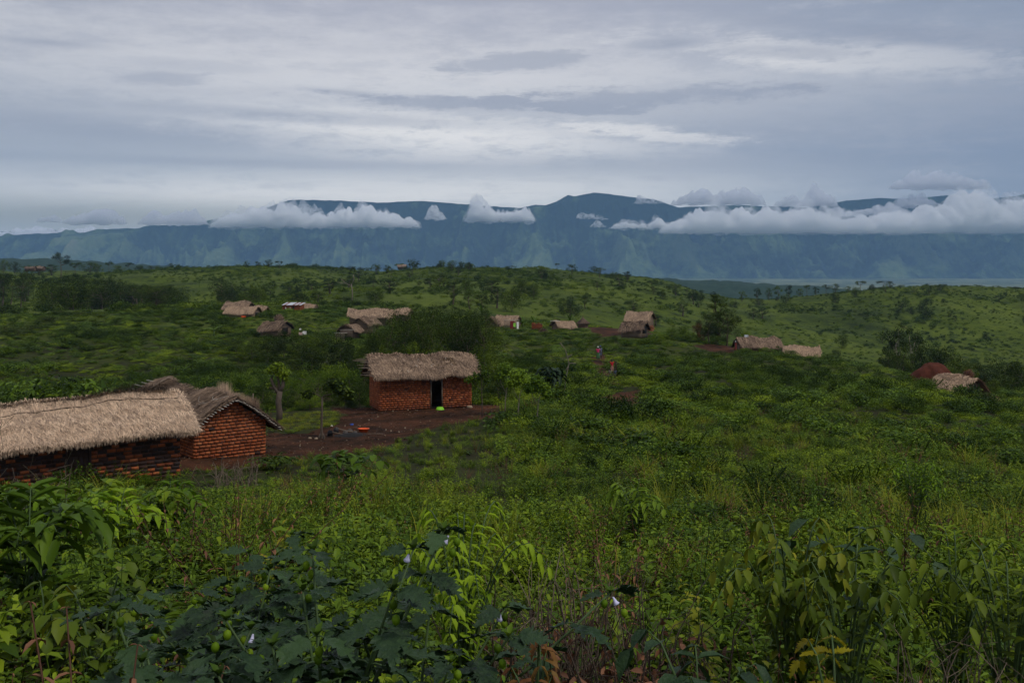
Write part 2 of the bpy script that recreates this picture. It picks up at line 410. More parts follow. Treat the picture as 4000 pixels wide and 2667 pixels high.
def reedmat():
    m, nt, out = mat_new('reed_wall'); e = NT(nt)
    o = e.obj(); w = nt.nodes.new('ShaderNodeTexWave'); w.bands_direction = 'Z'; w.inputs['Scale'].default_value = 3.2; w.inputs['Distortion'].default_value = 2.5
    w.inputs['Detail'].default_value = 3; e.lk(o, w.inputs[0])
    c = e.ramp(w.outputs['Fac'], [(.1, (.05, .03, .02)), (.6, (.22, .15, .10)), (1, (.36, .27, .19))])
    nt.links.new(e.bsdf(c, .85, .15, w.outputs['Fac'], .8, .04), out.inputs[0]); return m
M['reed'] = reedmat()

def groundmat():
    m, nt, out = mat_new('hillside_ground'); e = NT(nt)
    p = e.pos()
    n1 = e.noise(p, .012, 5, .6, .4); n2 = e.noise(p, .11, 5, .65); n3 = e.noise(p, .9, 4, .7)
    f = e.m('ADD', e.m('MULTIPLY', n1, .5), e.m('ADD', e.m('MULTIPLY', n2, .30), e.m('MULTIPLY', n3, .22)))
    near = e.ramp(f, [(.36, (.015, .022, .004)), (.45, (.042, .062, .007)), (.52, (.078, .108, .010)), (.60, (.092, .112, .013)), (.70, (.10, .09, .024))])
    v = nt.nodes.new('ShaderNodeTexVoronoi'); v.inputs['Scale'].default_value = .14; e.lk(e.mapping(p, (1, 1, 0)), v.inputs['Vector'])
    spots = e.m('SUBTRACT', 1.0, e.sstep(e.m('ADD', v.outputs['Distance'], e.m('MULTIPLY', e.m('SUBTRACT', n3, .5), .7)), .14, .34))
    near = e.mix(e.m('MULTIPLY', spots, .8), near, (.014, .024, .006))
    plots = e.sstep(e.noise(e.mapping(p, (1, .5, 1)), .028, 3, .5), .53, .56); near = e.mix(e.m('MULTIPLY', plots, .38), near, (.13, .165, .018))
    rough = e.noise(p, .35, 5, .8); near = e.mix(e.m('MULTIPLY', e.sstep(rough, .50, .62), .55), near, (.02, .034, .006))
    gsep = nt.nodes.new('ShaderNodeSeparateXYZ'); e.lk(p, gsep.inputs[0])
    gap_shade_soil = e.mix(e.sstep(n3, .4, .65), (.022, .017, .009), (.030, .036, .009))  # dark soil and litter, also painting deep shade into gaps between plants
    near = e.mix(e.m('MULTIPLY', e.m('SUBTRACT', 1.0, e.sstep(e.m('ADD', gsep.outputs[1], e.m('MULTIPLY', n2, 90.0)), 130, 240)), .85), near, gap_shade_soil)
    far = e.ramp(e.noise(e.mapping(p, (1, .45, 1)), .0052, 7, .68, .5), [(.40, (.02, .035, .015)), (.46, (.09, .12, .04)), (.53, (.17, .19, .075)), (.64, (.25, .25, .13))])
    forest = e.ramp(e.noise(p, .05, 6, .75), [(.3, (.012, .028, .014)), (.6, (.030, .056, .024)), (.8, (.06, .09, .036))])
    sep = nt.nodes.new('ShaderNodeSeparateXYZ'); e.lk(p, sep.inputs[0])
    y = sep.outputs[1]
    c = e.mix(e.sstep(y, 720, 950), near, forest)
    c = e.mix(e.sstep(e.m('ADD', y, e.m('MULTIPLY', e.m('SUBTRACT', n1, .5), 1500.0)), 3000, 4000), c, far)
    soil = e.sstep(e.noise(p, .035, 4, .6), .70, .76)
    c = e.mix(e.m('MULTIPLY', soil, e.m('SUBTRACT', 1.0, e.sstep(y, 600, 800))), c, (.11, .062, .036))
    nt.links.new(e.bsdf(c, .95, .08, n3, .6, .3), out.inputs[0]); return m
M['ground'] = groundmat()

def earthmat():
    m, nt, out = mat_new('bare_red_earth'); e = NT(nt)
    p = e.pos()
    n = e.noise(p, .30, 6, .62, .8); n2 = e.noise(p, 2.2, 6, .7); n3 = e.noise(p, 14, 4, .7)
    f = e.m('ADD', e.m('MULTIPLY', n, .62), e.m('ADD', e.m('MULTIPLY', n2, .28), e.m('MULTIPLY', n3, .12)))
    c = e.ramp(f, [(.38, (.012, .007, .0045)), (.46, (.034, .017, .009)), (.54, (.068, .029, .015)), (.64, (.125, .048, .024))])
    s = e.sstep(e.noise(p, 9, 2, .5), .70, .73)
    c = e.mix(e.m('MULTIPLY', s, .6), c, (.12, .085, .055))
    c = e.mix(e.m('MULTIPLY', e.sstep(e.noise(e.mapping(p, (1, .3, 1), (0, 0, .5)), .9, 4, .7), .52, .68), .5), c, (.115, .052, .028))
    nt.links.new(e.bsdf(c, .93, .06, e.m('ADD', n2, e.m('MULTIPLY', n3, .4)), 1.0, .12), out.inputs[0]); return m
M['earth'] = earthmat()

def mountmat():
    m, nt, out = mat_new('mountain_slope'); e = NT(nt)
    p = e.pos()
    sep = nt.nodes.new('ShaderNodeSeparateXYZ'); e.lk(p, sep.inputs[0])
    hgt = sep.outputs[2]
    n = e.noise(e.mapping(p, (1, .5, 1.3)), .0052, 8, .70, .5)
    n2 = e.noise(p, .016, 6, .72)
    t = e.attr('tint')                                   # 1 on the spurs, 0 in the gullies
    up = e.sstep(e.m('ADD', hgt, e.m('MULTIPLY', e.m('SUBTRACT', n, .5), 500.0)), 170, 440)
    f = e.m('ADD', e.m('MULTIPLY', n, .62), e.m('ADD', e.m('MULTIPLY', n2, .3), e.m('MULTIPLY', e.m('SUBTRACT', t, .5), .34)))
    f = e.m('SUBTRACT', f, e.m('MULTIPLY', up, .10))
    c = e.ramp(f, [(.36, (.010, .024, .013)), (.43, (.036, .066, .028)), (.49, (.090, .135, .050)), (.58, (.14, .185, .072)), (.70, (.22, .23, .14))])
    nt.links.new(e.bsdf(c, .95, .05, n2, 1.0, 25), out.inputs[0]); return m
M['mountain'] = mountmat()

# ------------------------------------------------------------------ ground sheet
def make_ground():
    th0 = np.radians(38)
    th = np.concatenate([np.linspace(-PI, -th0, 60)[:-1], np.linspace(-th0, th0, 860), np.linspace(th0, PI, 60)[1:]])
    r = [.6]
    while r[-1] < 24: r.append(r[-1] * 1.035)
    while r[-1] < 90: r.append(r[-1] + .36)
    while r[-1] < 260: r.append(r[-1] + 1.15)
    while r[-1] < 850: r.append(r[-1] + 4.2)
    r = np.array(r); nr = len(r)
    k = np.linspace(0, 1, 110)[1:]
    ct = np.cos(np.clip(th, -1.0, 1.0))
    rmax = np.where(np.abs(th) < 1.0, 7950 / ct, 7950 / math.cos(1.0) * np.exp(-(np.abs(th) - 1.0) * 1.1))
    R = np.concatenate([np.repeat(r[:, None], len(th), 1), r[-1] * (rmax[None] / r[-1]) ** k[:, None]], 0)
    X = R * np.sin(th)[None]; Y = R * np.cos(th)[None]
    Z = zt(X, Y)
    # wooded low hills in the middle distance: rough canopy
    wd = np.clip((R - 1000) / 500, 0, 1) * np.clip((5200 - R) / 1500, 0, 1)
    Z = Z + wd * (fbm(X / 90, Y / 90, 71, 4) * 16 + np.abs(fbm(X / 22, Y / 22, 77, 3)) * 12)
    n, m = X.shape
    V = np.stack([X, Y, Z], -1).reshape(-1, 3)
    i = np.arange(n - 1)[:, None] * m; j = np.arange(m - 1)[None]
    F = np.stack([i + j, i + m + j, i + m + j + 1, i + j + 1], -1).reshape(-1, 4)
    cx = V[F].mean(1)
    dd = np.zeros(len(F), int); near = (cx[:, 1] > 25) & (cx[:, 1] < 220) & (np.abs(cx[:, 0]) < 90)
    dd[near] = dirt(cx[near, 0], cx[near, 1])
    def part(sel, name, mat, kind='structure'):
        f = F[sel]; u, inv = np.unique(f, return_inverse=True)
        mb = MB(); mb.add(V[u], inv.reshape(-1, 4)); o = mb.build(name, mat); o['kind'] = kind; return o
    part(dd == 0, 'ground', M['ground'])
    part(dd == 1, 'yard', M['earth'])
    part((dd == 2) | (dd == 3) | (dd == 7), 'path', M['earth'])
    for q in (4, 5, 6): part(dd == q, 'bare_earth', M['earth'])
make_ground()

# ------------------------------------------------------------------ mountains
CREST = [(-400, 243), (-150, 238), (0, 235.5), (22, 234), (70, 232), (82, 233), (109, 228.4), (137, 228), (151, 225), (188, 225), (212, 219.3), (242, 214), (269, 206.8), (288, 200), (301, 199.5), (346, 200.5),
         (377, 202.4), (421, 200.6), (465, 204.3), (509, 207), (520, 207.5), (536, 203.9), (546, 205), (556, 201.7), (568, 194.6), (574, 195.8), (583, 194.3), (594, 192), (612, 194.3), (641, 198), (656, 199.5),
         (678, 207.3), (724, 205), (772, 206), (807, 206.8), (845, 200.7), (882, 197.6), (903, 199), (946, 195), (975, 200), (1005, 197), (1024, 194.6), (1100, 192), (1300, 200), (1500, 215)]
def make_mountains():
    a = (np.linspace(-420, 1460, 1500) - 512) / FPX
    cx = np.array([c[0] for c in CREST], float); cy = np.array([c[1] for c in CREST])
    px = a * FPX + 512
    cre = np.interp(px, cx, cy) + fbm(px / 9, px * 0, 5, 3) * 1.2
    yc = 9800.0
    zc = (262 - cre) / FPX * yc
    t = np.concatenate([np.linspace(0, 1, 210), 1 + np.linspace(.02, .35, 20)])
    Y = 8050 + (yc - 8050) * t[:, None] + 0 * a[None]
    X = a[None] * Y
    T = np.repeat(t[:, None], len(a), 1)
    warp = fbm(X / 900, Y / 900, 31, 3)
    rid = ridged(X / 620 + warp * 1.0 + T * .35, T * 1.15 + warp, 61, 5)
    rid2 = ridged(X / 210 + warp * 1.4, T * 2.8, 87, 4); rid3 = ridged(X / 85 + warp * 2.2, T * 5.0, 93, 3)
    prof = np.clip(T, 0, 1) ** 1.05
    env = np.sin(PI * np.clip(T, 0, 1)) ** .75
    foot = -128.0
    Z = foot + (zc[None] - foot) * prof + env * ((rid - .45) * 560 + (rid2 - .45) * 250 + (rid3 - .45) * 95) + fbm(X / 60, Y / 60, 3, 4) * 22 * np.clip(T * 3, 0, 1) * (1 - .7 * np.clip(T, 0, 1) ** 8)
    # nothing in front may hide the crest
    lim = (zc[None] - 12) / yc * Y
    Z = np.where(T < .97, np.minimum(Z, lim - (1 - T) * 60), Z)
    back = np.clip(T - 1, 0, 1); Z = np.where(T > 1, zc[None] - back * 1500, Z)
    Z = np.where(T <= 0.0, -320, Z)
    V = np.stack([X, Y, Z], -1).reshape(-1, 3); n, m = X.shape
    i = np.arange(n - 1)[:, None] * m; j = np.arange(m - 1)[None]
    F = np.stack([i + j, i + j + 1, i + m + j + 1, i + m + j], -1).reshape(-1, 4)
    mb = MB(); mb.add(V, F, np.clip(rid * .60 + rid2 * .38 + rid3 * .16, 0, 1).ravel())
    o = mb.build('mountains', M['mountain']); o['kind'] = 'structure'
    # far blue ridge at the left end
    a2 = (np.linspace(-500, 260, 200) - 512) / FPX; px = a2 * FPX + 512
    cr = np.interp(px, [-500, -200, 0, 30, 48, 75, 103, 130, 260], [238, 236, 231.5, 230.2, 229, 231.5, 233.2, 233.8, 240]) + fbm(px / 12, px * 0, 9, 3) * .8
    Y2 = 16000.0; mb = MB(); rows = []
    for k, tt in enumerate(np.linspace(0, 1, 12)):
        y = Y2 - 2500 * (1 - tt); rows.append(np.stack([a2 * Y2, np.full_like(a2, y), -400 + ((262 - cr) / FPX * Y2 + 400) * tt], -1))
    for tt in (.3, .8): rows.append(np.stack([a2 * Y2, np.full_like(a2, Y2 + 3000 * tt), (262 - cr) / FPX * Y2 - 900 * tt], -1))
    V = np.stack(rows); n, m = V.shape[:2]; i = np.arange(n - 1)[:, None] * m; j = np.arange(m - 1)[None]
    F = np.stack([i + j, i + j + 1, i + m + j + 1, i + m + j], -1).reshape(-1, 4)
    mb.add(V.reshape(-1, 3), F); o = mb.build('hills', M['mountain']); o['kind'] = 'structure'
make_mountains()

# ------------------------------------------------------------------ clouds lying on the mountain
def cloudmat(name, dens, col, thr=.46):
    m, nt, out = mat_new(name); e = NT(nt)
    v = nt.nodes.new('ShaderNodeVolumePrincipled'); v.inputs['Color'].default_value = (*col, 1)
    v.inputs['Anisotropy'].default_value = 0.0
    n = e.noise(e.mapping(e.pos(), (1, 1, 1.2)), .0155, 5, .72, 1.2)
    e.lk(e.m('MULTIPLY', e.sstep(n, thr - .10, thr + .10), dens), v.inputs['Density'])
    nt.links.new(v.outputs[0], out.inputs['Volume'])
    return m
M['cloud'] = cloudmat('white_cloud', .10, (1, 1, 1), .485)
M['cloudgrey'] = cloudmat('grey_cloud', .034, (.98, .98, 1), .50)
M['cloudveil'] = cloudmat('cloud_veil', .016, (1, 1, 1), .54)
M['cloudwisp'] = cloudmat('wispy_cloud', .06, (1, 1, 1), .55)
def cloud(top, base, Y, label, mat='cloud', depth=260, seed=0):
    core = cloud_shell(top, base, Y, mat, depth, seed, .92, 0)
    if mat != 'cloud': return tag(core, label, 'cloud', 'clouds lying on the mountain range')
    veil = cloud_shell(top, base + .8, Y, 'cloudveil', depth * 1.15, seed + 40, 1.0, 16, grow=2.5)
    veil.location -= core.location; veil.parent = core; veil.name = 'veil'
    return tag(core, label, 'cloud', 'clouds lying on the mountain range')
def cloud_shell(top, base, Y, mat, depth, seed, hk, swell, grow=0):
    """top: list of (px, py) along the upper outline; base: py of the flat underside"""
    tx = np.array([p[0] for p in top], float); ty = np.array([p[1] for p in top], float)
    s = Y / FPX
    n = max(24, int((tx[-1] - tx[0]) * 1.6)); m = 44
    px = np.linspace(tx[0] - 1.5 - grow, tx[-1] + 1.5 + grow, n)
    h = base - np.interp(px, tx, ty)
    end = np.clip(np.minimum(px - px[0], px[-1] - px) / 5.0, 0, 1) ** .5
    bil = fbm(px / 11, px * 0 + seed * 7.3, 3, 2) * 1.25 + fbm(px / 4.2, px * 0 + seed * 3.1, 8, 2) * .75
    h = h * (.92 + bil * np.clip(np.minimum(px - px[0], px[-1] - px) / 9, 0, 1)) * end * hk + .2
    an = np.linspace(0, 2 * PI, m, endpoint=False)
    dep = depth * .5 * (.35 + .65 * np.clip(h / 14, 0, 1.2)) * end + 3
    X = np.repeat(((px - 512) * s)[:, None], m, 1)
    zb = -(base - 262) * s
    cz = zb + (h * s * .38)[:, None]; sn = np.sin(an)[None]
    Z = cz + np.where(sn > 0, sn * (h * s * .62)[:, None], sn * (h * s * .38)[:, None])
    Yv = Y + np.cos(an)[None] * dep[:, None]
    co = np.stack([X, Yv, Z], -1)
    nn = np.stack([0 * X, np.cos(an)[None] * dep[:, None] ** -1 + 0 * X, sn / (h * s)[:, None]], -1); nn = nrm(nn)
    b = lambda a_, b_, sc_, q: np.abs(2 * vn(a_ / sc_, b_ / sc_, q) - 1)
    u1 = X + 0 * Z; u2 = Z * 1.2 + (Yv - Y) * .8 * np.sign(np.cos(an)[None] + 1e-6)
    d = b(u1, u2, 75, seed) * 40 + b(u1, u2, 38, seed + 3) * 22 - 20
    d = d + swell
    d = d * np.clip(h * s / 70, .12, 1)[:, None] * np.where(sn < -.3, .55, 1)
    co = co + nn * d[..., None]
    co = co.reshape(-1, 3)
    i = np.arange(n - 1)[:, None] * m; j = np.arange(m)[None]
    F = np.stack([i + j, i + (j + 1) % m, i + m + (j + 1) % m, i + m + j], -1).reshape(-1, 4)
    c0 = co[:m].mean(0); c1 = co[-m:].mean(0); k = n * m
    T = [(k, (jj + 1) % m, jj) for jj in range(m)] + [(k + 1, (n - 1) * m + jj, (n - 1) * m + (jj + 1) % m) for jj in range(m)]
    co = np.concatenate([co, [c0, c1]])
    mb = MB(); mb.add(co, F); mb.faces(T, 0)
    me2 = mb.mesh('cloud', M[mat]); o = bpy.data.objects.new('cloud', me2); C.objects.link(o)
    org = Vector((co.mean(0))); me2.transform(Matrix.Translation(-org)); o.location = org
    me2.name = 'cloud'
    return o
cloud([(212, 221), (225, 214), (245, 211), (262, 209), (275, 206), (288, 201.5), (295, 204), (312, 209), (330, 211), (345, 207), (360, 206), (372, 208), (390, 213), (403, 217), (418, 220)], 226.5, 8650, 'long white flat-bottomed cloud lying across the left part of the mountain crest', seed=1)
cloud([(466, 213), (471, 206), (477, 201), (483, 202), (489, 202), (494, 205), (500, 208), (506, 209), (514, 211), (520, 208), (526, 207), (534, 215)], 221, 8750, 'white puffy cloud straddling the saddle of the mountain crest', seed=3)
cloud([(425, 214), (432, 206), (438, 209), (446, 216)], 219, 8750, 'thin white wisp between the long cloud and the puffy cloud', mat='cloudwisp', seed=4)
cloud([(577, 212), (585, 211), (598, 214), (607, 218)], 219, 8800, 'faint wisp of cloud just below the highest peak', mat='cloudwisp', depth=120, seed=5)
cloud([(590, 223), (597, 219.5), (606, 224)], 227, 8700, 'tiny white wisp low under the highest peak', mat='cloudwisp', depth=120, seed=6)
cloud([(612, 225), (625, 220), (640, 222), (655, 218), (668, 224)], 228, 8600, 'thin white streak of cloud leading into the big right-hand bank', depth=160, seed=7)
cloud([(662, 226), (680, 220), (700, 211), (716, 206), (730, 211), (748, 209), (765, 210), (785, 211), (812, 205), (822, 209), (835, 214), (860, 217), (890, 214), (905, 213), (930, 205), (945, 196), (962, 191), (985, 194), (1005, 197), (1030, 200), (1080, 204), (1130, 212)], 232, 8350, 'huge white cloud bank covering the right half of the mountain range', depth=420, seed=8)
cloud([(822, 213), (835, 205), (845, 208), (870, 206), (895, 204), (910, 209)], 216, 8900, 'grey-white cloud shelf above the huge bank at the right', mat='cloudgrey', depth=200, seed=9)
cloud([(634, 202), (636, 196), (650, 195), (665, 200)], 203.5, 9400, 'small pale cloud hooked on the right shoulder of the highest peak', mat='cloudgrey', depth=120, seed=10)
cloud([(670, 203), (680, 195), (700, 190), (725, 186), (745, 188), (765, 197)], 205, 9300, 'grey lumpy cloud above the crest right of the peak', mat='cloudgrey', depth=220, seed=11)
cloud([(774, 203), (785, 194), (800, 195), (815, 184), (828, 190), (838, 202)], 206, 9300, 'grey cloud with a rising plume above the crest', mat='cloudgrey', depth=220, seed=12)
cloud([(890, 182), (905, 176), (925, 169), (945, 170), (965, 176), (988, 178)], 189, 9300, 'grey cloud floating free above the right end of the range', mat='cloudgrey', depth=250, seed=13)
cloud([(893, 198), (905, 191), (925, 192), (940, 203)], 208, 9300, 'grey cloud patch over the dark crest at the right', mat='cloudgrey', depth=200, seed=14)
cloud([(60, 220), (85, 211), (105, 205), (118, 210), (126, 218)], 224, 9200, 'grey cloud hanging over the low left end of the range', mat='cloudgrey', depth=250, seed=15)
cloud([(138, 221), (155, 209), (172, 212), (190, 209), (207, 219)], 224.5, 8950, 'grey cloud between the left cloud and the long white one', mat='cloudgrey', depth=250, seed=16)
cloud([(36, 220), (45, 212), (55, 214), (62, 220)], 222, 9500, 'small broken grey cloud near the left edge of the range', mat='cloudgrey', depth=150, seed=17)
cloud([(-20, 236), (10, 228), (50, 226), (90, 227), (125, 230)], 236, 12500, 'low pale cloud strip behind the left end of the range', mat='cloudgrey', depth=300, seed=18)
# ------------------------------------------------------------------ haze
def make_haze():
    mb = MB(); box(mb, (0, 3950, 380), (9300, 4060, 520))
    m, nt, out = mat_new('air_haze')
    v = nt.nodes.new('ShaderNodeVolumePrincipled')
    v.inputs['Color'].default_value = (.36, .62, 1.0, 1); v.inputs['Density'].default_value = HAZE
    nt.links.new(v.outputs[0], out.inputs['Volume'])
    o = mb.build('haze', m, smooth=False); o['kind'] = 'stuff'
    tag(o, 'thin bluish haze filling the valley air', 'haze')
HAZE = 8.0e-5
make_haze()

# ------------------------------------------------------------------ light
SUN_EL, SUN_AZ = math.radians(52), math.radians(125)    # azimuth clockwise from the view direction (+Y)
sd = Vector((math.sin(SUN_AZ) * math.cos(SUN_EL), math.cos(SUN_AZ) * math.cos(SUN_EL), math.sin(SUN_EL)))
L = bpy.data.lights.new('sun', 'SUN'); L.energy = 1.5; L.angle = math.radians(10); L.color = (1, .95, .88)
so = bpy.data.objects.new('sun', L); C.objects.link(so); so.rotation_euler = sd.to_track_quat('Z', 'Y').to_euler()

def make_world():
    w = bpy.data.worlds.new('World'); bpy.context.scene.world = w; w.use_nodes = True
    nt = w.node_tree; nt.nodes.clear(); e = NT(nt)
    out = nt.nodes.new('ShaderNodeOutputWorld')
    sky = nt.nodes.new('ShaderNodeTexSky'); sky.sky_type = 'NISHITA'; sky.sun_disc = False
    sky.sun_elevation = SUN_EL; sky.sun_rotation = SUN_AZ; sky.air_density = 1.2; sky.dust_density = 2.0
    b1 = nt.nodes.new('ShaderNodeBackground'); nt.links.new(sky.outputs[0], b1.inputs[0]); b1.inputs[1].default_value = .07
    d = nt.nodes.new('ShaderNodeTexCoord').outputs['Generated']
    sep = nt.nodes.new('ShaderNodeSeparateXYZ'); nt.links.new(d, sep.inputs[0])
    x, y, z = sep.outputs
    az = e.m('ARCTAN2', x, y); el = e.m('ARCSINE', z)
    zz = e.m('ADD', e.m('MAXIMUM', z, 0.0), .10)
    cb = nt.nodes.new('ShaderNodeCombineXYZ'); e.lk(e.m('DIVIDE', x, zz), cb.inputs[0]); e.lk(e.m('DIVIDE', y, zz), cb.inputs[1])
    pl = cb.outputs[0]
    cb2 = nt.nodes.new('ShaderNodeCombineXYZ'); e.lk(az, cb2.inputs[0]); e.lk(el, cb2.inputs[1])
    ae = cb2.outputs[0]
    rn = e.noise(e.mapping(ae, (1, 4.2, 1)), 9, 8, .80)
    rag = e.m('MULTIPLY', e.m('SUBTRACT', rn, .5), 5.0)
    def blob(px, py, rx, ry, tilt=0.0, k=1.0, sharp=.9, amp=1.0):
        """a ragged-edged lens in the sky: 0 outside .. k inside"""
        a0 = math.atan2(px - 512, FPX); e0 = math.atan2(262 - py, math.hypot(FPX, px - 512))
        n = nt.nodes.new('ShaderNodeMapping'); n.vector_type = 'TEXTURE'
        n.inputs[1].default_value = (a0, e0, 0); n.inputs[2].default_value = (0, 0, math.atan(tilt)); n.inputs[3].default_value = (rx / FPX, ry / FPX, 1)
        e.lk(ae, n.inputs[0])
        l = nt.nodes.new('ShaderNodeVectorMath'); l.operation = 'LENGTH'; e.lk(n.outputs[0], l.inputs[0])
        q = e.m('MULTIPLY_ADD', rag, -amp, l.outputs['Value'])
        r = nt.nodes.new('ShaderNodeMapRange'); r.interpolation_type = 'SMOOTHSTEP'; e.lk(q, r.inputs[0])
        r.inputs[1].default_value = 1 + sharp; r.inputs[2].default_value = 1 - sharp; r.inputs[3].default_value = 0; r.inputs[4].default_value = k
        return r.outputs[0]
    def total(lst):
        t = blob(*lst[0])
        for a in lst[1:]: t = e.m('ADD', t, blob(*a), clamp=True)
        return t
    base = e.ramp(el, [(0.0, (.40, .48, .54)), (.055, (.51, .56, .585)), (.10, (.50, .515, .54)), (.19, (.46, .462, .505)), (.27, (.385, .388, .445)), (.6, (.35, .355, .39)), (1.0, (.40, .40, .43))])
    base = e.mix(e.m('MULTIPLY', e.sstep(az, -.02, .50), .80), base, (.205, .250, .335))
    base = e.mix(e.m('MULTIPLY', e.sstep(e.m('MULTIPLY', az, -1.0), .15, .55), .35), base, (.26, .29, .34))
    bright = total([(455, 138, 170, 17, -.03, .85, .9, .8), (470, 84, 380, 38, -.03, .42, 1.3, .5), (200, 196, 230, 14, 0, .6, 1.4, .3), (520, 186, 190, 20, 0, .5, 1.6, .3), (650, 133, 70, 6, -.1, .7, .5, 1.0),
                    (880, 60, 170, 12, -.12, .30, 0.7, .9)])
    base = e.mix(bright, base, (1.02, .97, .90))
    base = e.mix(e.m('MULTIPLY', e.sstep(rn, .50, .62), .16), base, (.60, .60, .62)); base = e.mix(e.m('MULTIPLY', e.m('SUBTRACT', 1.0, e.sstep(rn, .40, .50)), .12), base, (.27, .29, .35))
    dark = total([(470, 104, 120, 7, -.03, .8, .42, 1.0), (300, 117, 160, 6, -.03, .5, .5, 1.0), (650, 97, 130, 10, .02, .75, .5, 1.0), (515, 63, 72, 8, .05, .75, .42, 1.0), (668, 44, 38, 6, .03, .7, .42, 1.0),
                  (160, 77, 34, 6, .05, .6, .42, 1.0), (200, 66, 60, 5, .0, .3, .42, 1.0), (45, 42, 38, 3, 0, .55, .8, .7), (120, 130, 210, 12, -.02, .45, 0.7, .9), (230, 162, 160, 4, 0, .3, 0.7, .9), (350, 93, 40, 3, -.05, .6, .8, .8),
                  (840, 130, 260, 30, -.04, .6, 1.2, .8), (930, 35, 150, 7, -.16, .5, .5, 1.0), (780, 52, 60, 5, -.08, .5, .5, 1.0), (560, 166, 260, 8, 0, .35, 1.1, .6), (1010, 70, 90, 30, -.2, .5, 1.2, .8)])
    base = e.mix(e.m('MULTIPLY', dark, .74), base, (.275, .295, .36))
    st = e.noise(e.mapping(pl, (.9, 1.7, 1), (0, 0, .2)), 1.6, 6, .65)
    base = e.mix(e.m('MULTIPLY', e.sstep(st, .48, .70), .14), base, (.50, .505, .53))
    base = e.mix(e.m('MULTIPLY', e.sstep(e.m('SUBTRACT', 1.0, st), .48, .70), .14), base, (.27, .28, .34))
    # clear blue strip over the low left end of the range
    clear = e.m('MULTIPLY', blob(90, 214, 200, 13, 0, 1.0, 1.2, .3), .6)
    cov = e.m('SUBTRACT', .97, clear)
    b2 = nt.nodes.new('ShaderNodeBackground'); nt.links.new(base, b2.inputs[0]); b2.inputs[1].default_value = 1.13
    mx = nt.nodes.new('ShaderNodeMixShader'); e.lk(cov, mx.inputs[0])
    nt.links.new(b1.outputs[0], mx.inputs[1]); nt.links.new(b2.outputs[0], mx.inputs[2]); nt.links.new(mx.outputs[0], out.inputs[0])
make_world()

# ------------------------------------------------------------------ camera and render settings
cam = bpy.data.cameras.new('camera'); co_ = bpy.data.objects.new('camera', cam); C.objects.link(co_)
cam.lens = 35; cam.sensor_width = 36; co_.location = (0, 0, 0); co_.rotation_euler = (PI / 2, 0, 0)
cam.shift_y = -79 / 1024; cam.clip_end = 60000; cam.clip_start = .1
sc = bpy.context.scene; sc.camera = co_
sc.render.engine = 'CYCLES'
sc.view_settings.view_transform = 'Standard'; sc.view_settings.look = 'None'; sc.view_settings.exposure = .16; sc.view_settings.gamma = 1
sc.cycles.use_denoising = True
sc.cycles.max_bounces = 26; sc.cycles.diffuse_bounces = 3; sc.cycles.glossy_bounces = 2; sc.cycles.transmission_bounces = 3; sc.cycles.volume_bounces = 24
sc.cycles.volume_max_steps = 128; sc.cycles.volume_step_rate = 2.0
sc.cycles.use_adaptive_sampling = True; sc.cycles.adaptive_threshold = .02
# ------------------------------------------------------------------ houses
def local(o): return o
def brick_wall(mb, p0, u, n, L, hfn, bh=.112, bl=.235, mort=.024, depth=.09, tints=(.6, .14), grey=0.0, skip=None):
    """bricks in courses from p0 along unit u, outward normal n; hfn(s) is the wall height at s; skip = list of (s0, s1, z0, z1) openings"""
    p0 = np.array(p0, float); u = np.array(u, float); n = np.array(n, float); up = np.array([0, 0, 1.])
    k = 0; z = .01; V = []; Tn = []
    smax = max(hfn(s) for s in np.linspace(0, L, 25))
    while z < smax:
        s = -(k % 2) * bl * .5 - rng.uniform(0, .04)
        while s < L:
            l = bl * rng.uniform(.88, 1.08)
            a, b = max(0, s), min(L, s + l); s += l + mort
            if b - a < .04: continue
            m = (a + b) / 2
            ztop = z + bh
            if hfn(m) < z + bh * .5: continue
            segs = [(a, b)]
            for (s0, s1, z0, z1) in (skip or []):
                if z + bh > z0 and z < z1:
                    q = []
                    for (c, d) in segs:
                        if d <= s0 or c >= s1: q.append((c, d))
                        else:
                            if c < s0 - .03: q.append((c, s0))
                            if d > s1 + .03: q.append((s1, d))
                    segs = q
            for (c, d) in segs:
                m = (c + d) / 2
                ctr = p0 + u * m + n * (rng.normal(0, .006) - depth / 2 + .012) + up * (z + bh / 2 + rng.normal(0, .004))
                hu, hz, hn = (d - c) / 2 - .002, bh / 2 * rng.uniform(.90, 1.02), depth / 2
                R = np.stack([u, n, up], 1)
                t = rng.normal(*tints)
                if rng.random() < grey: t = rng.uniform(.02, .28)
                q = BOXV * (hu, hn, hz)
                q[BOXV[:, 1] > 0] *= (.975, 1, .90)
                q = q + rng.normal(0, .0035, q.shape)
                V.append(q @ R.T + ctr); Tn.append(t)
        z += bh + mort; k += 1
    V = np.array(V); F = (BOXF[None] + (np.arange(len(V)) * 8)[:, None, None]).reshape(-1, 4)
    mb.add(V.reshape(-1, 3), F, np.clip(np.repeat(Tn, 8), 0, 1))

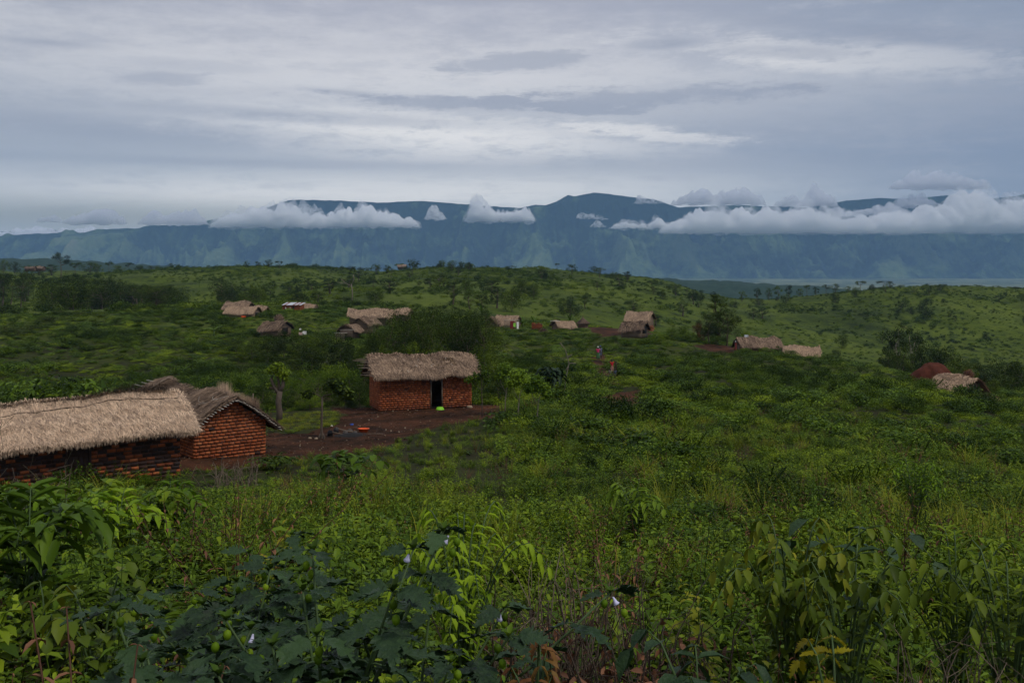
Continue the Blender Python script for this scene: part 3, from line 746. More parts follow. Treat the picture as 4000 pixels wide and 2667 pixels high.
def wall_core(mb, x0, x1, y0, y1, h, hr, inset=.015, th=.16, door=None, gable='x'):
    """mud core just behind the bricks: four thin walls, the gables raised to the ridge"""
    a, b, c, d = x0 + inset, x1 - inset, y0 + inset, y1 - inset
    def slab(cx, cy, hx, hy, z0, z1): box(mb, (cx, cy, (z0 + z1) / 2), (hx, hy, (z1 - z0) / 2))
    if door:
        s0, s1, dz = door
        slab((a + s0) / 2, c + th / 2, (s0 - a) / 2, th / 2, 0, h); slab((s1 + b) / 2, c + th / 2, (b - s1) / 2, th / 2, 0, h)
        slab((s0 + s1) / 2, c + th / 2, (s1 - s0) / 2, th / 2, dz, h)
    else: slab((a + b) / 2, c + th / 2, (b - a) / 2, th / 2, 0, h)
    slab((a + b) / 2, d - th / 2, (b - a) / 2, th / 2, 0, h)
    for x in (a + th / 2, b - th / 2):
        slab(x, (c + d) / 2, th / 2, (d - c) / 2 - th, 0, h)
        ym = (c + d) / 2
        v = [(x - th / 2, c, h), (x + th / 2, c, h), (x - th / 2, d, h), (x + th / 2, d, h), (x - th / 2, ym, hr), (x + th / 2, ym, hr)]
        mb.add(v, [(0, 1, 5, 4), (3, 2, 4, 5), (1, 0, 2, 3)]); mb.add(v, [(0, 4, 2), (1, 3, 5)])

def roof_surface(x0, x1, yf, yr, yb, zf, zr, zb, sag=lambda x: 0, bulge=.08, lump=.05, seed=0, skewf=0.0):
    """returns P(s, t): s 0..1 along the ridge, t -1 back eave .. 0 ridge .. 1 front eave"""
    def P(s, t):
        s = np.asarray(s, float); t = np.asarray(t, float); a = np.abs(t)
        x = x0 + (x1 - x0) * s
        y = np.where(t > 0, yr + (yf - yr) * a, yr + (yb - yr) * a)
        zz = np.where(t > 0, zr + (zf - zr) * a, zr + (zb - zr) * a)
        zz = zz + bulge * np.sin(PI * a ** .8) - .06 * np.clip(a - .85, 0, 1) * 3 + sag(x)
        zz = zz + (vn(x * 1.3 + seed, y * 1.5 + 9, seed) - .5) * lump * 2 + (vn(x * 4.3 + seed, y * 3.5 + 9, seed + 5) - .5) * lump
        return np.stack([x, y, zz], -1)
    return P

def thatch(name, P, parent, nstr=6000, mat='straw', thick=.14, sl=(.35, .75), sw=.009, seed=0, over=.22, tiers=0, wild=.16, base_t=.35, patch=None, lift=.03):
    """thatched slab following P with loose straw laid down the slope"""
    rg = np.random.default_rng(seed)
    ns, ntt = 70, 26
    s = np.linspace(0, 1, ns); t = np.linspace(-1, 1, ntt * 2 - 1)
    S, T = np.meshgrid(s, t, indexing='ij')
    top = P(S, T); bot = top - np.array([0, 0, thick])
    mb = MB(); m = len(t)
    i = np.arange(ns - 1)[:, None] * m; j = np.arange(m - 1)[None]
    F = np.stack([i + j, i + m + j, i + m + j + 1, i + j + 1], -1).reshape(-1, 4)
    tn = base_t + .25 * (rg.random(top.shape[:2]).ravel() - .5)
    b0 = mb.add(top.reshape(-1, 3), F[:, ::-1], tn); b1 = mb.add(bot.reshape(-1, 3), F, .1) - b0
    e = []
    for q in range(m - 1):
        for a in (0, ns - 1): e.append((a * m + q, a * m + q + 1, b1 + a * m + q + 1, b1 + a * m + q) if a == 0 else (a * m + q + 1, a * m + q, b1 + a * m + q, b1 + a * m + q + 1))
    for a in range(ns - 1):
        for q in (0, m - 1): e.append((a * m + q, (a + 1) * m + q, b1 + (a + 1) * m + q, b1 + a * m + q))
    mb.faces(e, b0)
    # straws
    for side, cnt in ((1, nstr), (-1, nstr // 4)):
        k = cnt; ss = rg.random(k); tt = rg.random(k) ** .85 * .98 + .01
        edge = rg.random(k) < .10; tt[edge] = rg.uniform(.88, 1.0, edge.sum())
        ln = rg.uniform(*sl, k) * np.where(edge, .8, 1)
        p = P(ss, side * tt); dn = P(ss, side * np.minimum(tt + .04, 1.0)) - P(ss, side * (np.minimum(tt + .04, 1.0) - .08)); dn = nrm(dn)
        ax = np.array([1., 0, 0]); nn = nrm(np.cross(ax, dn) * side); nn = nn * np.sign(nn[:, 2:3] + 1e-9)
        field = (vn(p[:, 0] * .8, p[:, 1] * .8 + 3, seed + 2) - .5) * 1.1
        ang = rg.normal(0, wild, k) + field * .5; ang = np.where(rg.random(k) < .05, rg.normal(0, .9, k), ang)
        d = nrm(dn * np.cos(ang)[:, None] + ax * np.sin(ang)[:, None])
        q = p + nn * (.008 + rg.random(k) * lift)[:, None] - d * (ln * .5)[:, None]
        lf = rg.normal(.02, .05, k)
        e1 = q + d * ln[:, None] + nn * (lf * ln)[:, None]
        # follow the slope: middle point snapped to the surface
        mid = p + nn * (.012 + rg.random(k) * lift)[:, None]
        w = (sw * rg.uniform(.6, 1.5, k))[:, None]; sd = nrm(np.cross(nn, d)) * w
        # let ends past the eave droop a little
        v = np.stack([q - sd, q + sd, mid + sd, mid - sd, e1 + sd * .3, e1 - sd * .3], 1)
        tv = np.clip(rg.normal(.52, .26, k), 0, 1)
        bb = mb.add(v.reshape(-1, 3), np.zeros((0, 4)), np.repeat(tv, 6))
        f = np.array([(0, 1, 2, 3), (3, 2, 4, 5)])[None] + (np.arange(k) * 6)[:, None, None]
        mb.faces(f.reshape(-1, 4), bb)
    # fringe hanging from the eaves and gable ends
    for side in (1, -1):
        k = int(nstr * .12) if side == 1 else int(nstr * .04)
        ss = rg.random(k); p = P(ss, side * np.ones(k) * .985) - np.array([0, 0, 1.]) * (rg.random(k) * thick)[:, None]
        out = np.array([0, -1. * side, 0]); dd = nrm(np.stack([rg.normal(0, .35, k), np.full(k, out[1] * .75), rg.normal(-.75, .25, k)], 1))
        leaves(mb, p, dd, np.array([0, 0, 1.]), rg.uniform(.10, over + .1, k), rg.uniform(.5, 1.5, k) * sw * 2, LT_Q, np.clip(rg.normal(.55, .25, k), 0, 1))
    for sd_ in (0, 1):
        k = int(nstr * .05); tt = rg.uniform(-1, 1, k); p = P(np.full(k, float(sd_)), tt) - np.array([0, 0, 1.]) * (rg.random(k) * thick)[:, None]
        dy = np.where(tt > 0, -1, 1)
        dd = nrm(np.stack([np.full(k, (sd_ * 2 - 1) * .6) + rg.normal(0, .2, k), dy * .7, rg.normal(-.5, .2, k)], 1))
        leaves(mb, p, dd, np.array([0, 0, 1.]), rg.uniform(.08, .24, k), rg.uniform(.5, 1.5, k) * sw * 2, LT_Q, np.clip(rg.normal(.5, .25, k), 0, 1))
    return mb.build(name, M[mat], parent)

def sticks(parent, name, items, mat='pole', n=6):
    for pts, rad in items:
        mb = MB(); tube(mb, pts, rad, n, rng.random()); mb.build(name, M[mat], parent)

# --- the long house at the left edge (local x along the front, y away from it)
def long_house():
    yaw = math.radians(36)
    u = Vector((math.cos(yaw), math.sin(yaw), 0))
    corner = Vector((-12.0, 36.0, -8.0)); Lh = 5.95; D = 3.3
    t = empty('brick_house', corner - u * Lh, yaw, 'long dark grey and orange brick house under a broad pale thatched roof at left edge', 'house', 'brick houses with thatched roofs')
    H = 1.95; zr = 3.12; ds, de = 2.15, 2.85
    mb = MB(); wall_core(mb, 0, Lh, 0, D, H, zr - .12, door=(ds, de, 1.78))
    w = mb.build('wall', M['mortar'], t, False)
    mb = MB()
    brick_wall(mb, (0, 0, 0), (1, 0, 0), (0, -1, 0), Lh, lambda s: H, bl=.27, bh=.115, grey=.60, tints=(.50, .12), skip=[(ds - .02, de + .02, 0, 1.8)])
    brick_wall(mb, (0, D, 0), (0, -1, 0), (-1, 0, 0), D, lambda s: H + (zr - .15 - H) * (1 - abs(s - D / 2) / (D / 2)), bl=.29, grey=.1)
    brick_wall(mb, (Lh, 0, 0), (0, 1, 0), (1, 0, 0), D, lambda s: H + (zr - .15 - H) * (1 - abs(s - D / 2) / (D / 2)), bl=.29, grey=.2)
    mb.build('brickwork', M['brick'], w, False)
    mb = MB()
    for k in range(4): box(mb, (ds + (k + .5) * (de - ds) / 4, .06, .9), ((de - ds) / 8 - .006, .02, .87), rng.random(), .002)
    for z in (.35, 1.45): box(mb, ((ds + de) / 2, .034, z), ((de - ds) / 2 - .03, .012, .05), .4)
    d = mb.build('door', M['door'], t, False)
    mb = MB(); tube(mb, [(de - .1, .02, .9), (de - .1, -.03, .92), (de - .1, -.03, 1.02), (de - .1, .02, 1.04)], .009); mb.build('handle', M['poledark'], d)
    mb = MB(); box(mb, (ds - .03, .02, .9), (.032, .05, .9), .5); box(mb, (de + .03, .02, .9), (.032, .05, .9), .5); box(mb, ((ds + de) / 2, .02, 1.83), ((de - ds) / 2 + .08, .05, .032), .5)
    mb.build('door_frame', M['door'], t, False)
    sag = lambda x: -.17 * np.clip((Lh - x) / Lh, 0, 1.4) + .05 * np.sin(x * 1.7)
    P = roof_surface(-.75, Lh + .45, -.55, 1.50, 3.75, 2.14, 3.2, 1.95, sag, .04, .06, 3)
    r = thatch('roof', P, t, 26000, 'straw', .11, (.30, .80), .0095, 5, .20, wild=.32, lift=.04, base_t=.22)
    # dark older straw heaped along the ridge, thicker to the right
    mb = MB(); k = 8200; s = rng.random(k); x = -.75 + s * (Lh + 1.2 - .6)
    hgt = .05 + .26 * np.clip((s - .35) * 2, 0, 1)
    p = P(s * .93, -.03 + rng.normal(0, .055, k)); p[:, 2] += rng.random(k) * hgt
    d = nrm(np.stack([rng.normal(.5, .7, k), rng.normal(.1, .4, k), rng.normal(.05, .28, k)], 1))
    leaves(mb, p, d, (0, 0, 1.), rng.uniform(.1, .38, k), .013, LT_Q, np.clip(rng.normal(.35, .25, k), 0, 1))
    mb.build('ridge_thatch', M['ridge'], r)
    mb = MB(); s = np.linspace(0, .97, 40); p = P(s, np.full(40, .30) + .035 * np.sin(s * 9) - .10 * s); p[:, 2] += .055
    tube(mb, p, .017, 6); tube(mb, p + np.array([0, -.02, .02]) + rng.normal(0, .008, p.shape), .011, 5)
    mb.build('binding_rope', M['twigdark'], r)
    for j in range(7):      # loose curled vines lying on the thatch
        s0 = rng.uniform(.02, .9); t0 = rng.uniform(.35, .8); a = np.linspace(0, 1, 14)
        p = P(np.clip(s0 + a * rng.uniform(.04, .12), 0, 1), np.clip(t0 + rng.uniform(.05, .14) * np.sin(a * rng.uniform(2, 4)) * rng.choice([-1, 1]), 0, 1)); p[:, 2] += .05
        mb = MB(); tube(mb, p, .008, 5); mb.build('vine', M['twigdark'], r)
long_house()

# --- the gable-fronted house behind it (local x along the gable front, y along the ridge, away)
def gable_house():
    yaw = math.radians(40)
    u = Vector((math.cos(yaw), math.sin(yaw), 0)); W = 3.2; D = 8.6
    rc = Vector((-10.77, 43.5, -8.62))
    t = empty('brick_house', rc - u * W, yaw, 'orange brick house with bare gable end facing the yard, stick ends under its thatch', 'house', 'brick houses with thatched roofs')
    H = 1.78; G = 2.72; ax = 1.66
    gh = lambda s: H + (G - H) * (1 - abs(s - ax) / (ax if s < ax else W - ax))
    # core turned so that the gables face along y
    mb = MB(); th = .16; i_ = .015
    for y in (i_ + th / 2, D - i_ - th / 2):
        v = [(i_, y - th / 2, 0), (W - i_, y - th / 2, 0), (W - i_, y - th / 2, H), (ax, y - th / 2, G), (i_, y - th / 2, H)]
        v += [(a, y + th / 2, c) for a, _, c in v]
        mb.add(v, [(0, 1, 2, 4), (5, 9, 7, 6), (2, 1, 6, 7), (0, 4, 9, 5), (3, 2, 7, 8), (4, 3, 8, 9), (1, 0, 5, 6)]); mb.add(v, [(4, 2, 3), (9, 8, 7)])
    for x in (i_ + th / 2, W - i_ - th / 2): box(mb, (x, D / 2, H / 2), (th / 2, D / 2 - th - i_, H / 2))
    w = mb.build('wall', M['mortar'], t, False)
    mb = MB()
    brick_wall(mb, (0, 0, 0), (1, 0, 0), (0, -1, 0), W, lambda s: gh(s) - .02, tints=(.64, .13), bh=.115, bl=.235)
    brick_wall(mb, (0, D, 0), (0, -1, 0), (-1, 0, 0), D, lambda s: H, tints=(.66, .13), bh=.115, bl=.235)
    brick_wall(mb, (W, 0, 0), (0, 1, 0), (1, 0, 0), D, lambda s: H, tints=(.6, .13), bh=.115, bl=.235)
    mb.build('brickwork', M['brick'], w, False)
    # roof: built with x along the ridge in its own frame, turned a quarter
    sag = lambda x: .10 * np.sin(x * .95 + .4) - .05 * np.sin(x * 2.3) - .012 * x
    P0 = roof_surface(-.42, D + .3, 0, 0, 0, 1.58, 2.90, 1.36, sag, .12, .075, 8)
    def P(s, t_):
        s = np.asarray(s, float); t_ = np.asarray(t_, float)
        q = P0(s, t_); a = np.abs(t_)
        X = np.where(t_ > 0, ax + (-.45 - ax) * a, ax + (W + .62 - ax) * a)      # front = left slope, back = right slope
        Y = q[..., 0] + .12 * np.sin(a * 3) * (s < .1)
        return np.stack([X + 0 * s, Y, q[..., 2]], -1)
    def thatch_turn():
        # thatch() assumes the ridge runs along x: swap axes through a rotated child
        Q = lambda s, t_: (lambda v: np.stack([v[..., 1], -v[..., 0], v[..., 2]], -1))(P(s, t_))
        # in the turned frame x = along the ridge, -y = to the left slope's eave ... y grows to the right slope
        Q2 = lambda s, t_: (lambda v: np.stack([v[..., 0], -v[..., 1], v[..., 2]], -1))(Q(s, t_))
        r = thatch('roof', Q2, t, 15000, 'strawdark', .09, (.35, .9), .010, 6, .16, wild=.24, lift=.045, base_t=.15)
        # undo: (x', y') = (Y, X) -> mirror across the diagonal
        me = r.data; n = len(me.vertices); co = np.empty(n * 3, np.float32); me.vertices.foreach_get('co', co); co = co.reshape(-1, 3)
        co = co[:, [1, 0, 2]].copy(); me.vertices.foreach_set('co', co.ravel()); me.flip_normals(); me.update()
        return r
    r = thatch_turn()
    # batten ends poking out under both slopes of the front gable, and at the far end
    for k in range(17):
        a = (k + .5) / 17
        p = P(np.array(.03), np.array(a * .97)); p[2] -= .13
        mb = MB(); tube(mb, [p + (0, .30, 0), p + (rng.normal(0, .02), -.50 - rng.random() * .10, rng.normal(0, .015))], .018); mb.build('batten', M['pole'], r)
    for k in range(20):
        a = -(k + .5) / 20
        p = P(np.array(.03), np.array(a * .97)); p[2] -= .13
        mb = MB(); tube(mb, [p + (0, .30, 0), p + (rng.normal(0, .02), -.44 - rng.random() * .07, rng.normal(0, .015))], .017); mb.build('batten', M['pole'], r)
    for k in range(8):
        a = .05 + k * .12
        p = P(np.array(.99), np.array(a)); p[2] += .02
        mb = MB(); tube(mb, [p + (0, -.5, 0), p + (-.15 - rng.random() * .1, .5 + rng.random() * .3, rng.normal(.03, .04))], .02); mb.build('batten', M['pole'], r)
    mb = MB(); p = P(np.full(6, .80), np.linspace(-.15, .75, 6)); p[:, 2] += .12; tube(mb, p, .05, 7); mb.build('log', M['poledark'], r)
    for j in range(3):
        a = np.linspace(0, 1, 12); p = P(.06 + .10 * a * (j + 1), .05 + .5 * np.sin(a * 2.4) * (.4 + .3 * j)); p[:, 2] += .06
        mb = MB(); tube(mb, p, .012, 5); mb.build('vine', M['pole'], r)
gable_house()

# --- the small house in the middle with an open door
def middle_house():
    yaw = math.radians(21)
    t = empty('brick_house', (-8.12, 61.0, -9.12), yaw, 'small orange brick house with open dark doorway and ragged thatch across the yard', 'house', 'brick houses with thatched roofs')
    W = 5.95; D = 2.7; H = 1.98; zr = 3.15
    s0, s1, dz = 3.30, 3.98, 1.80
    mb = MB(); wall_core(mb, 0, W, 0, D, H, zr - .15, door=(s0, s1, dz)); w = mb.build('wall', M['mortar'], t, False)
    mb = MB(); g = lambda s: H + (zr - .2 - H) * (1 - abs(s - D / 2) / (D / 2))
    brick_wall(mb, (0, 0, 0), (1, 0, 0), (0, -1, 0), W, lambda s: H, tints=(.60, .13), skip=[(s0 - .05, s1 + .05, 0, dz + .03)])
    brick_wall(mb, (0, D, 0), (0, -1, 0), (-1, 0, 0), D, g, tints=(.66, .12))
    brick_wall(mb, (W, 0, 0), (0, 1, 0), (1, 0, 0), D, g, tints=(.6, .12))
    mb.build('brickwork', M['brick'], w, False)
    mb = MB()
    for x in (s0 - .02, s1 + .02): box(mb, (x, .02, dz / 2), (.035, .05, dz / 2), .6)
    box(mb, ((s0 + s1) / 2, .02, dz + .03), ((s1 - s0) / 2 + .10, .05, .03), .6)
    mb.build('door_frame', M['frame'], t, False)
    mb = MB(); box(mb, ((s0 + s1) / 2, D / 2, .01), (W / 2 - .9, D / 2 - .25, .02)); mb.build('floor', M['black'], t, False)
    sag = lambda x: .05 * np.sin(x * 1.6 + 1) - .10 * np.exp(-((x - 3.6) / .5) ** 2) + .07 * np.exp(-((x - 4.4) / .4) ** 2)
    P = roof_surface(-.38, W + .45, -.42, 1.32, 3.2, 2.14, 3.22, 1.95, sag, .04, .07, 14)
    r = thatch('roof', P, t, 17000, 'strawdark', .09, (.30, .85), .012, 15, .20, wild=.26, lift=.045, base_t=.15)
    # a darker overlapping layer on the right half
    mb = MB(); k = 2200; s = rng.uniform(.58, .78, k); tt = rng.uniform(.25, .62, k); p = P(s, tt); p[:, 2] += .07
    d = nrm(np.stack([rng.normal(.45, .35, k), np.full(k, -.8), np.full(k, -.55)], 1))
    leaves(mb, p, d, (0, -.5, .8), rng.uniform(.15, .45, k), .018, LT_Q, np.clip(rng.normal(.3, .2, k), 0, 1)); mb.build('thatch_patch', M['ridge'], r)
    for k in range(14):
        a = .04 + k * .069
        p = P(np.array(0.0), np.array(a)); p[2] -= .05; ln = .55 + .25 * math.sin(k * 1.3) + (k < 6) * .25
        mb = MB(); tube(mb, [p + (.5, 0, 0), p + (-ln, rng.normal(0, .05), rng.normal(.02, .04))], .019); mb.build('batten', M['poledark'], r)
    for k in range(15):
        a = .05 + k * .063
        p = P(np.array(1.0), np.array(a)); p[2] -= .04; ln = .22 + .12 * rng.random()
        mb = MB(); tube(mb, [p + (-.5, 0, 0), p + (ln, rng.normal(0, .03), rng.normal(0, .03))], .017); mb.build('batten', M['poledark'], r)
    for k in range(9):
        a = rng.uniform(.1, .85); s = rng.uniform(.3, .85); p = P(np.array(s), np.array(a)); p[2] += .09; d = rng.normal(0, .1, 2)
        mb = MB(); tube(mb, [p, p + (d[0], -.16, -.08)], .014); mb.build('stick', M['pole'], r)
middle_house()

# --- small far huts: same kit, fewer straws
def thatch_hut(px, py, Y, L_, D_, H, zr, yaw, label, wall='reed', sag=None, over=.35, n=1500, mat='strawdark', door=None, group='distant thatched huts', sink=0.15, overx=.3, name='thatched_hut', bulge=.15):
    z = -(py - 262) / FPX * Y
    c = Vector(((px - 512) / FPX * Y, Y, z - sink)); a = math.radians(yaw)
    t = empty(name, c, a, label, 'hut', group)
    mb = MB(); h0 = -.6
    box(mb, (0, 0, (H + h0) / 2), (L_ / 2, D_ / 2, (H - h0) / 2))
    for x in (-L_ / 2, L_ / 2):
        v = [(x, -D_ / 2, H), (x, D_ / 2, H), (x, 0, zr - .15), (x * .96, -D_ / 2, H), (x * .96, D_ / 2, H), (x * .96, 0, zr - .15)]
        mb.add(v, [(0, 1, 2), (3, 5, 4)] if x > 0 else [(0, 2, 1), (3, 4, 5)]); mb.add(v, [(0, 3, 4, 1), (1, 4, 5, 2), (2, 5, 3, 0)])
    mb.build('wall', M[wall], t, False)
    sg = sag or (lambda x: .12 * np.sin(x * 1.4 + px) - .04)
    P = roof_surface(-L_ / 2 - overx, L_ / 2 + overx, -D_ / 2 - over, 0, D_ / 2 + over, H - .12, zr, H - .12, sg, bulge, .10, int(px))
    thatch('roof', P, t, n, mat, .12, (.4, 1.0), .028, int(px), .3, wild=.22, lift=.04)
    if door is not None:
        mb = MB()
        side, off, w_, h_ = door
        if side == 'f': box(mb, (off, -D_ / 2 - .003, h_ / 2), (w_ / 2, .02, h_ / 2))
        elif side == 'r': box(mb, (L_ / 2 + .003, off, h_ / 2), (.02, w_ / 2, h_ / 2))
        else: box(mb, (-L_ / 2 - .003, off, h_ / 2), (.02, w_ / 2, h_ / 2))
        mb.build('doorway', M['black'], t, False)  # black slab on a solid wall, shade of an opening painted in
    return t, P
thatch_hut(239, 313.2, 180, 4.3, 3.0, 1.3, 2.35, -12, 'taller thatched hut at the back of the three clustered on the left slope', 'mud', n=1200)
thatch_hut(243, 316.2, 168, 5.0, 2.6, .95, 1.75, -14, 'long low thatched hut in front of the three clustered huts on the left slope', 'reed', door=('r', 0, .9, .9), n=1500)
thatch_hut(259, 315.0, 176, 2.6, 2.2, .9, 1.7, -10, 'small thatched hut behind the right end of the long low left-slope hut', 'reed', n=700)
thatch_hut(218, 308.6, 215, 1.3, 1.3, .4, .9, 10, 'tiny thatched shelter alone left of the three clustered huts', 'reed', n=250, over=.15, overx=.1)
thatch_hut(310.5, 310.8, 196, 2.3, 2.2, .9, 1.55, -18, 'small thatched hut beside the striped tin-roofed brick house', 'reed', n=600, over=.2, overx=.1)
thatch_hut(276, 331.5, 140, 3.1, 2.8, .75, 1.62, -24, 'low thatched hut half sunk in the bushes below the tin-roofed house', 'reed', door=('r', 0, 1.3, .8), n=1300)
thatch_hut(371, 320.5, 152, 6.2, 2.7, 1.05, 1.98, 3, 'long thatched hut with reed walls behind the big dark trees', 'reed', n=2200)
thatch_hut(366, 328.0, 144, 2.8, 2.4, 1.0, 1.85, 62, 'thatched wing jutting forward from the long reed-walled hut', 'reed', n=900)
thatch_hut(403.5, 316.0, 168, 2.2, 2.0, .7, 1.4, -10, 'small pinkish thatched roof just right of the long reed-walled hut', 'reed', n=400)
thatch_hut(350, 333.0, 139, 1.7, 2.2, .8, 1.5, 65, 'small dark open thatched lean-to beside the reed fence', 'mud', n=500)
thatch_hut(492, 327.0, 165, 2.0, 2.0, .95, 1.75, 75, 'small thatched hut with a dark mud gable at the left of the central pair', 'mud', n=900, over=.15)
thatch_hut(508, 328.6, 168, 3.5, 2.6, 1.2, 2.35, -22, 'larger thatched hut of the central pair with washing hung at its right end', 'reed', door=('r', 0, .9, 1.1), n=1500)
thatch_hut(563, 328.4, 160, 2.9, 2.1, .7, 1.30, 28, 'low grey rounded hut half hidden by grass right of the central pair', 'reed', n=900, mat='strawdark', bulge=.25)
thatch_hut(640, 325.6, 150, 3.4, 2.7, 1.25, 2.25, -27, 'tall thatched hut with log walls standing on bare earth above its neighbour', 'reed', n=1700, over=.25)
thatch_hut(634.5, 331.6, 140, 3.0, 2.4, .65, 1.55, -30, 'lower thatched hut open at its right end in front of the log-walled one', 'reed', door=('r', 0, 1.5, 1.0), n=1500, over=.25)
thatch_hut(757, 351.0, 136, 5.2, 2.6, 1.15, 2.15, 9, 'long thatched hut with plastic on its ridge and a person at its left end', 'mud', n=2800, over=.55, sink=.25)
thatch_hut(801, 355.6, 132, 4.1, 2.3, .75, 1.65, -12, 'brown thatched hut sunk in scrub right of the long hut with plastic on its ridge', 'mud', n=1900, over=.3, sink=.35)
thatch_hut(958, 392.5, 96, 3.0, 3.2, .55, 1.85, -52, 'grey arched thatched hut at the far right beside a heap of dug red earth', 'mud', n=3200, door=('r', 0, 2.2, .9), over=.95, overx=.35, bulge=.30, sink=.22)
for px, py, Y, l in [(30.5, 269.5, 520, 'first pale roof from the left on the wooded skyline'), (40, 269.2, 530, 'wider reddish roof on the wooded skyline at the far left'), (279, 275, 520, 'tiny brown roof on the far ridge, left of a second one'), (292, 275, 525, 'tiny brown roof on the far ridge, right of another'), (402, 267.5, 560, 'tiny roof behind the trees on the far crest')]:
    thatch_hut(px, py, Y, 4.6, 3, 1.0, 2.0, rng.uniform(-20, 20), l, 'mud', n=120, mat='straw', group='huts on the far ridge')

def tin_house():
    Y = 192; px, py = 293.5, 311.2
    c = Vector(((px - 512) / FPX * Y, Y, -(py - 262) / FPX * Y))
    t = empty('tin_roofed_house', c, math.radians(-8), 'little brick house with a striped white and rusty tin roof on the left slope', 'house')
    mb = MB(); box(mb, (0, 0, .5), (1.72, 1.2, .82)); w = mb.build('wall', M['mortar'], t, False)
    mb = MB(); brick_wall(mb, (-1.75, -1.23, -.2), (1, 0, 0), (0, -1, 0), 3.5, lambda s: 1.5, bh=.1, bl=.26); brick_wall(mb, (-1.75, 1.2, -.2), (0, -1, 0), (-1, 0, 0), 2.4, lambda s: 1.5); brick_wall(mb, (1.75, -1.2, -.2), (0, 1, 0), (1, 0, 0), 2.4, lambda s: 1.5)
    mb.build('brickwork', M['brick'], w, False)
    for k in range(9):
        mb = MB(); x = -1.9 + k * .43 + .2
        v = []; 
        for q in range(9): v += [(x - .21 + q * .052, -1.4, 1.30 + .02 * (q % 2)), (x - .21 + q * .052, 1.4, 1.72 + .02 * (q % 2))]
        mb.add(v, [(2 * q, 2 * q + 2, 2 * q + 3, 2 * q + 1) for q in range(8)])
        mb.add(np.array(v) - (0, 0, .012), [(2 * q, 2 * q + 1, 2 * q + 3, 2 * q + 2) for q in range(8)])
        mb.build('roof_sheet', M['tin'] if k % 2 == 0 or k == 3 else M['rusttin'], t, False)
    mb = MB(); box(mb, (.45, -1.26, .45), (.2, .012, .68)); mb.build('door', M['black'], t, False)
    for x in (-1.1, -.2):
        mb = MB(); mb.add([(x - .13, -1.262, .6), (x + .15, -1.262, .62), (x, -1.262, 1.0), (x - .13, -1.245, .6), (x + .15, -1.245, .62), (x, -1.245, 1.0)], [(0, 1, 2), (3, 5, 4)]); mb.add(mb.v[0], [(0, 3, 4, 1), (1, 4, 5, 2), (2, 5, 3, 0)])
        mb.build('whitewash_mark', M['white'], t, False)
M['tin'] = plain('tin_sheet', (.55, .57, .60), .45, .5, .12, 5); M['rusttin'] = plain('rusty_sheet', (.22, .08, .05), .8, .2, .3, 5); M['white'] = plain('white_paint', (.72, .70, .68), .7)
tin_house()

def cone_hut():
    Y = 150; c = ground(583, Y); c.z = -(324.5 - 262) / FPX * Y
    t = empty('round_hut', c, 0, 'small round hut with a pointed conical straw roof right of the grey rounded hut', 'hut')
    mb = MB(); lathe(mb, [(.75, -.4), (.75, .4)], 18); mb.build('wall', M['mud'], t)
    mb = MB(); lathe(mb, [(1.05, .28), (.8, .5), (.45, .78), (.18, 1.0), (.05, 1.2), (.02, 1.42)], 22, .4)
    k = 700; a = rng.uniform(0, 2 * PI, k); q = rng.uniform(.05, 1.0, k); r = q; p = np.stack([r * np.cos(a), r * np.sin(a), 1.18 - .85 * q ** .8], 1)
    d = np.stack([np.cos(a) * .75, np.sin(a) * .75, np.full(k, -.65)], 1); leaves(mb, p, d, np.stack([np.cos(a), np.sin(a), np.ones(k)], 1), .3, .03, LT_Q, np.clip(rng.normal(.5, .25, k), 0, 1))
    mb.build('roof', M['strawdark'], t)
cone_hut()

def heap(px, py, Y, w, h, label, mat='strawdark', name='straw_heap', cat='heap', group=None):
    c = Vector(((px - 512) / FPX * Y, Y, -(py - 262) / FPX * Y))
    mb = MB(); k = 900; a = rng.uniform(0, 2 * PI, k); q = np.sqrt(rng.random(k)); x = q * np.cos(a) * w / 2; y = q * np.sin(a) * w / 2.4
    z = h * (1 - q ** 2) * rng.uniform(.6, 1, k)
    d = nrm(np.stack([rng.normal(0, 1, k), rng.normal(0, 1, k), rng.normal(.1, .35, k)], 1))
    leaves(mb, np.stack([x, y, z], 1), d, (0, 0, 1.), rng.uniform(.2, .6, k), .05, LT_Q, np.clip(rng.normal(.5, .25, k), 0, 1))
    lathe(mb, [(w / 2, -.3), (w / 2.3, .1 * h), (w / 3, .6 * h), (w / 8, .9 * h), (.02, h)], 14, .3, (0, 0, 0), .85)
    o = mb.build(name, M[mat], loc=c); tag(o, label, cat, group)
heap(279, 318.2, 158, 1.6, .65, 'grey heap of cut straw in the grass above the low sunken hut')
heap(543.5, 331.5, 150, 1.3, .45, 'tan heap of straw in the grass right of the central pair of huts')
heap(968.5, 375, 101, .75, .5, 'small heap of reddish sticks behind the arched hut at the far right', 'dead')
heap(651, 328.6, 147, .7, .4, 'small orange heap of clay at the right foot of the log-walled hut', 'clay')  if False else None
M['clay'] = plain('orange_clay', (.45, .19, .09), .9)
heap(651, 328.6, 147, .7, .4, 'small orange heap of clay at the right foot of the log-walled hut', 'clay')

def brick_ruin():
    Y = 158; c = Vector(((537 - 512) / FPX * Y, Y, -(328.5 - 262) / FPX * Y)); t = empty('ruined_brick_wall', c, math.radians(-6), 'low roofless brick ruin between the central huts and the grey rounded hut', 'ruin')
    mb = MB(); box(mb, (0, .14, .35), (.84, .1, .5)); w = mb.build('wall', M['mortar'], t, False)
    mb = MB(); brick_wall(mb, (-.85, 0, -.2), (1, 0, 0), (0, -1, 0), 1.7, lambda s: 1.1 + .15 * math.sin(s * 7)); mb.build('brickwork', M['brick'], w, False)
brick_ruin()

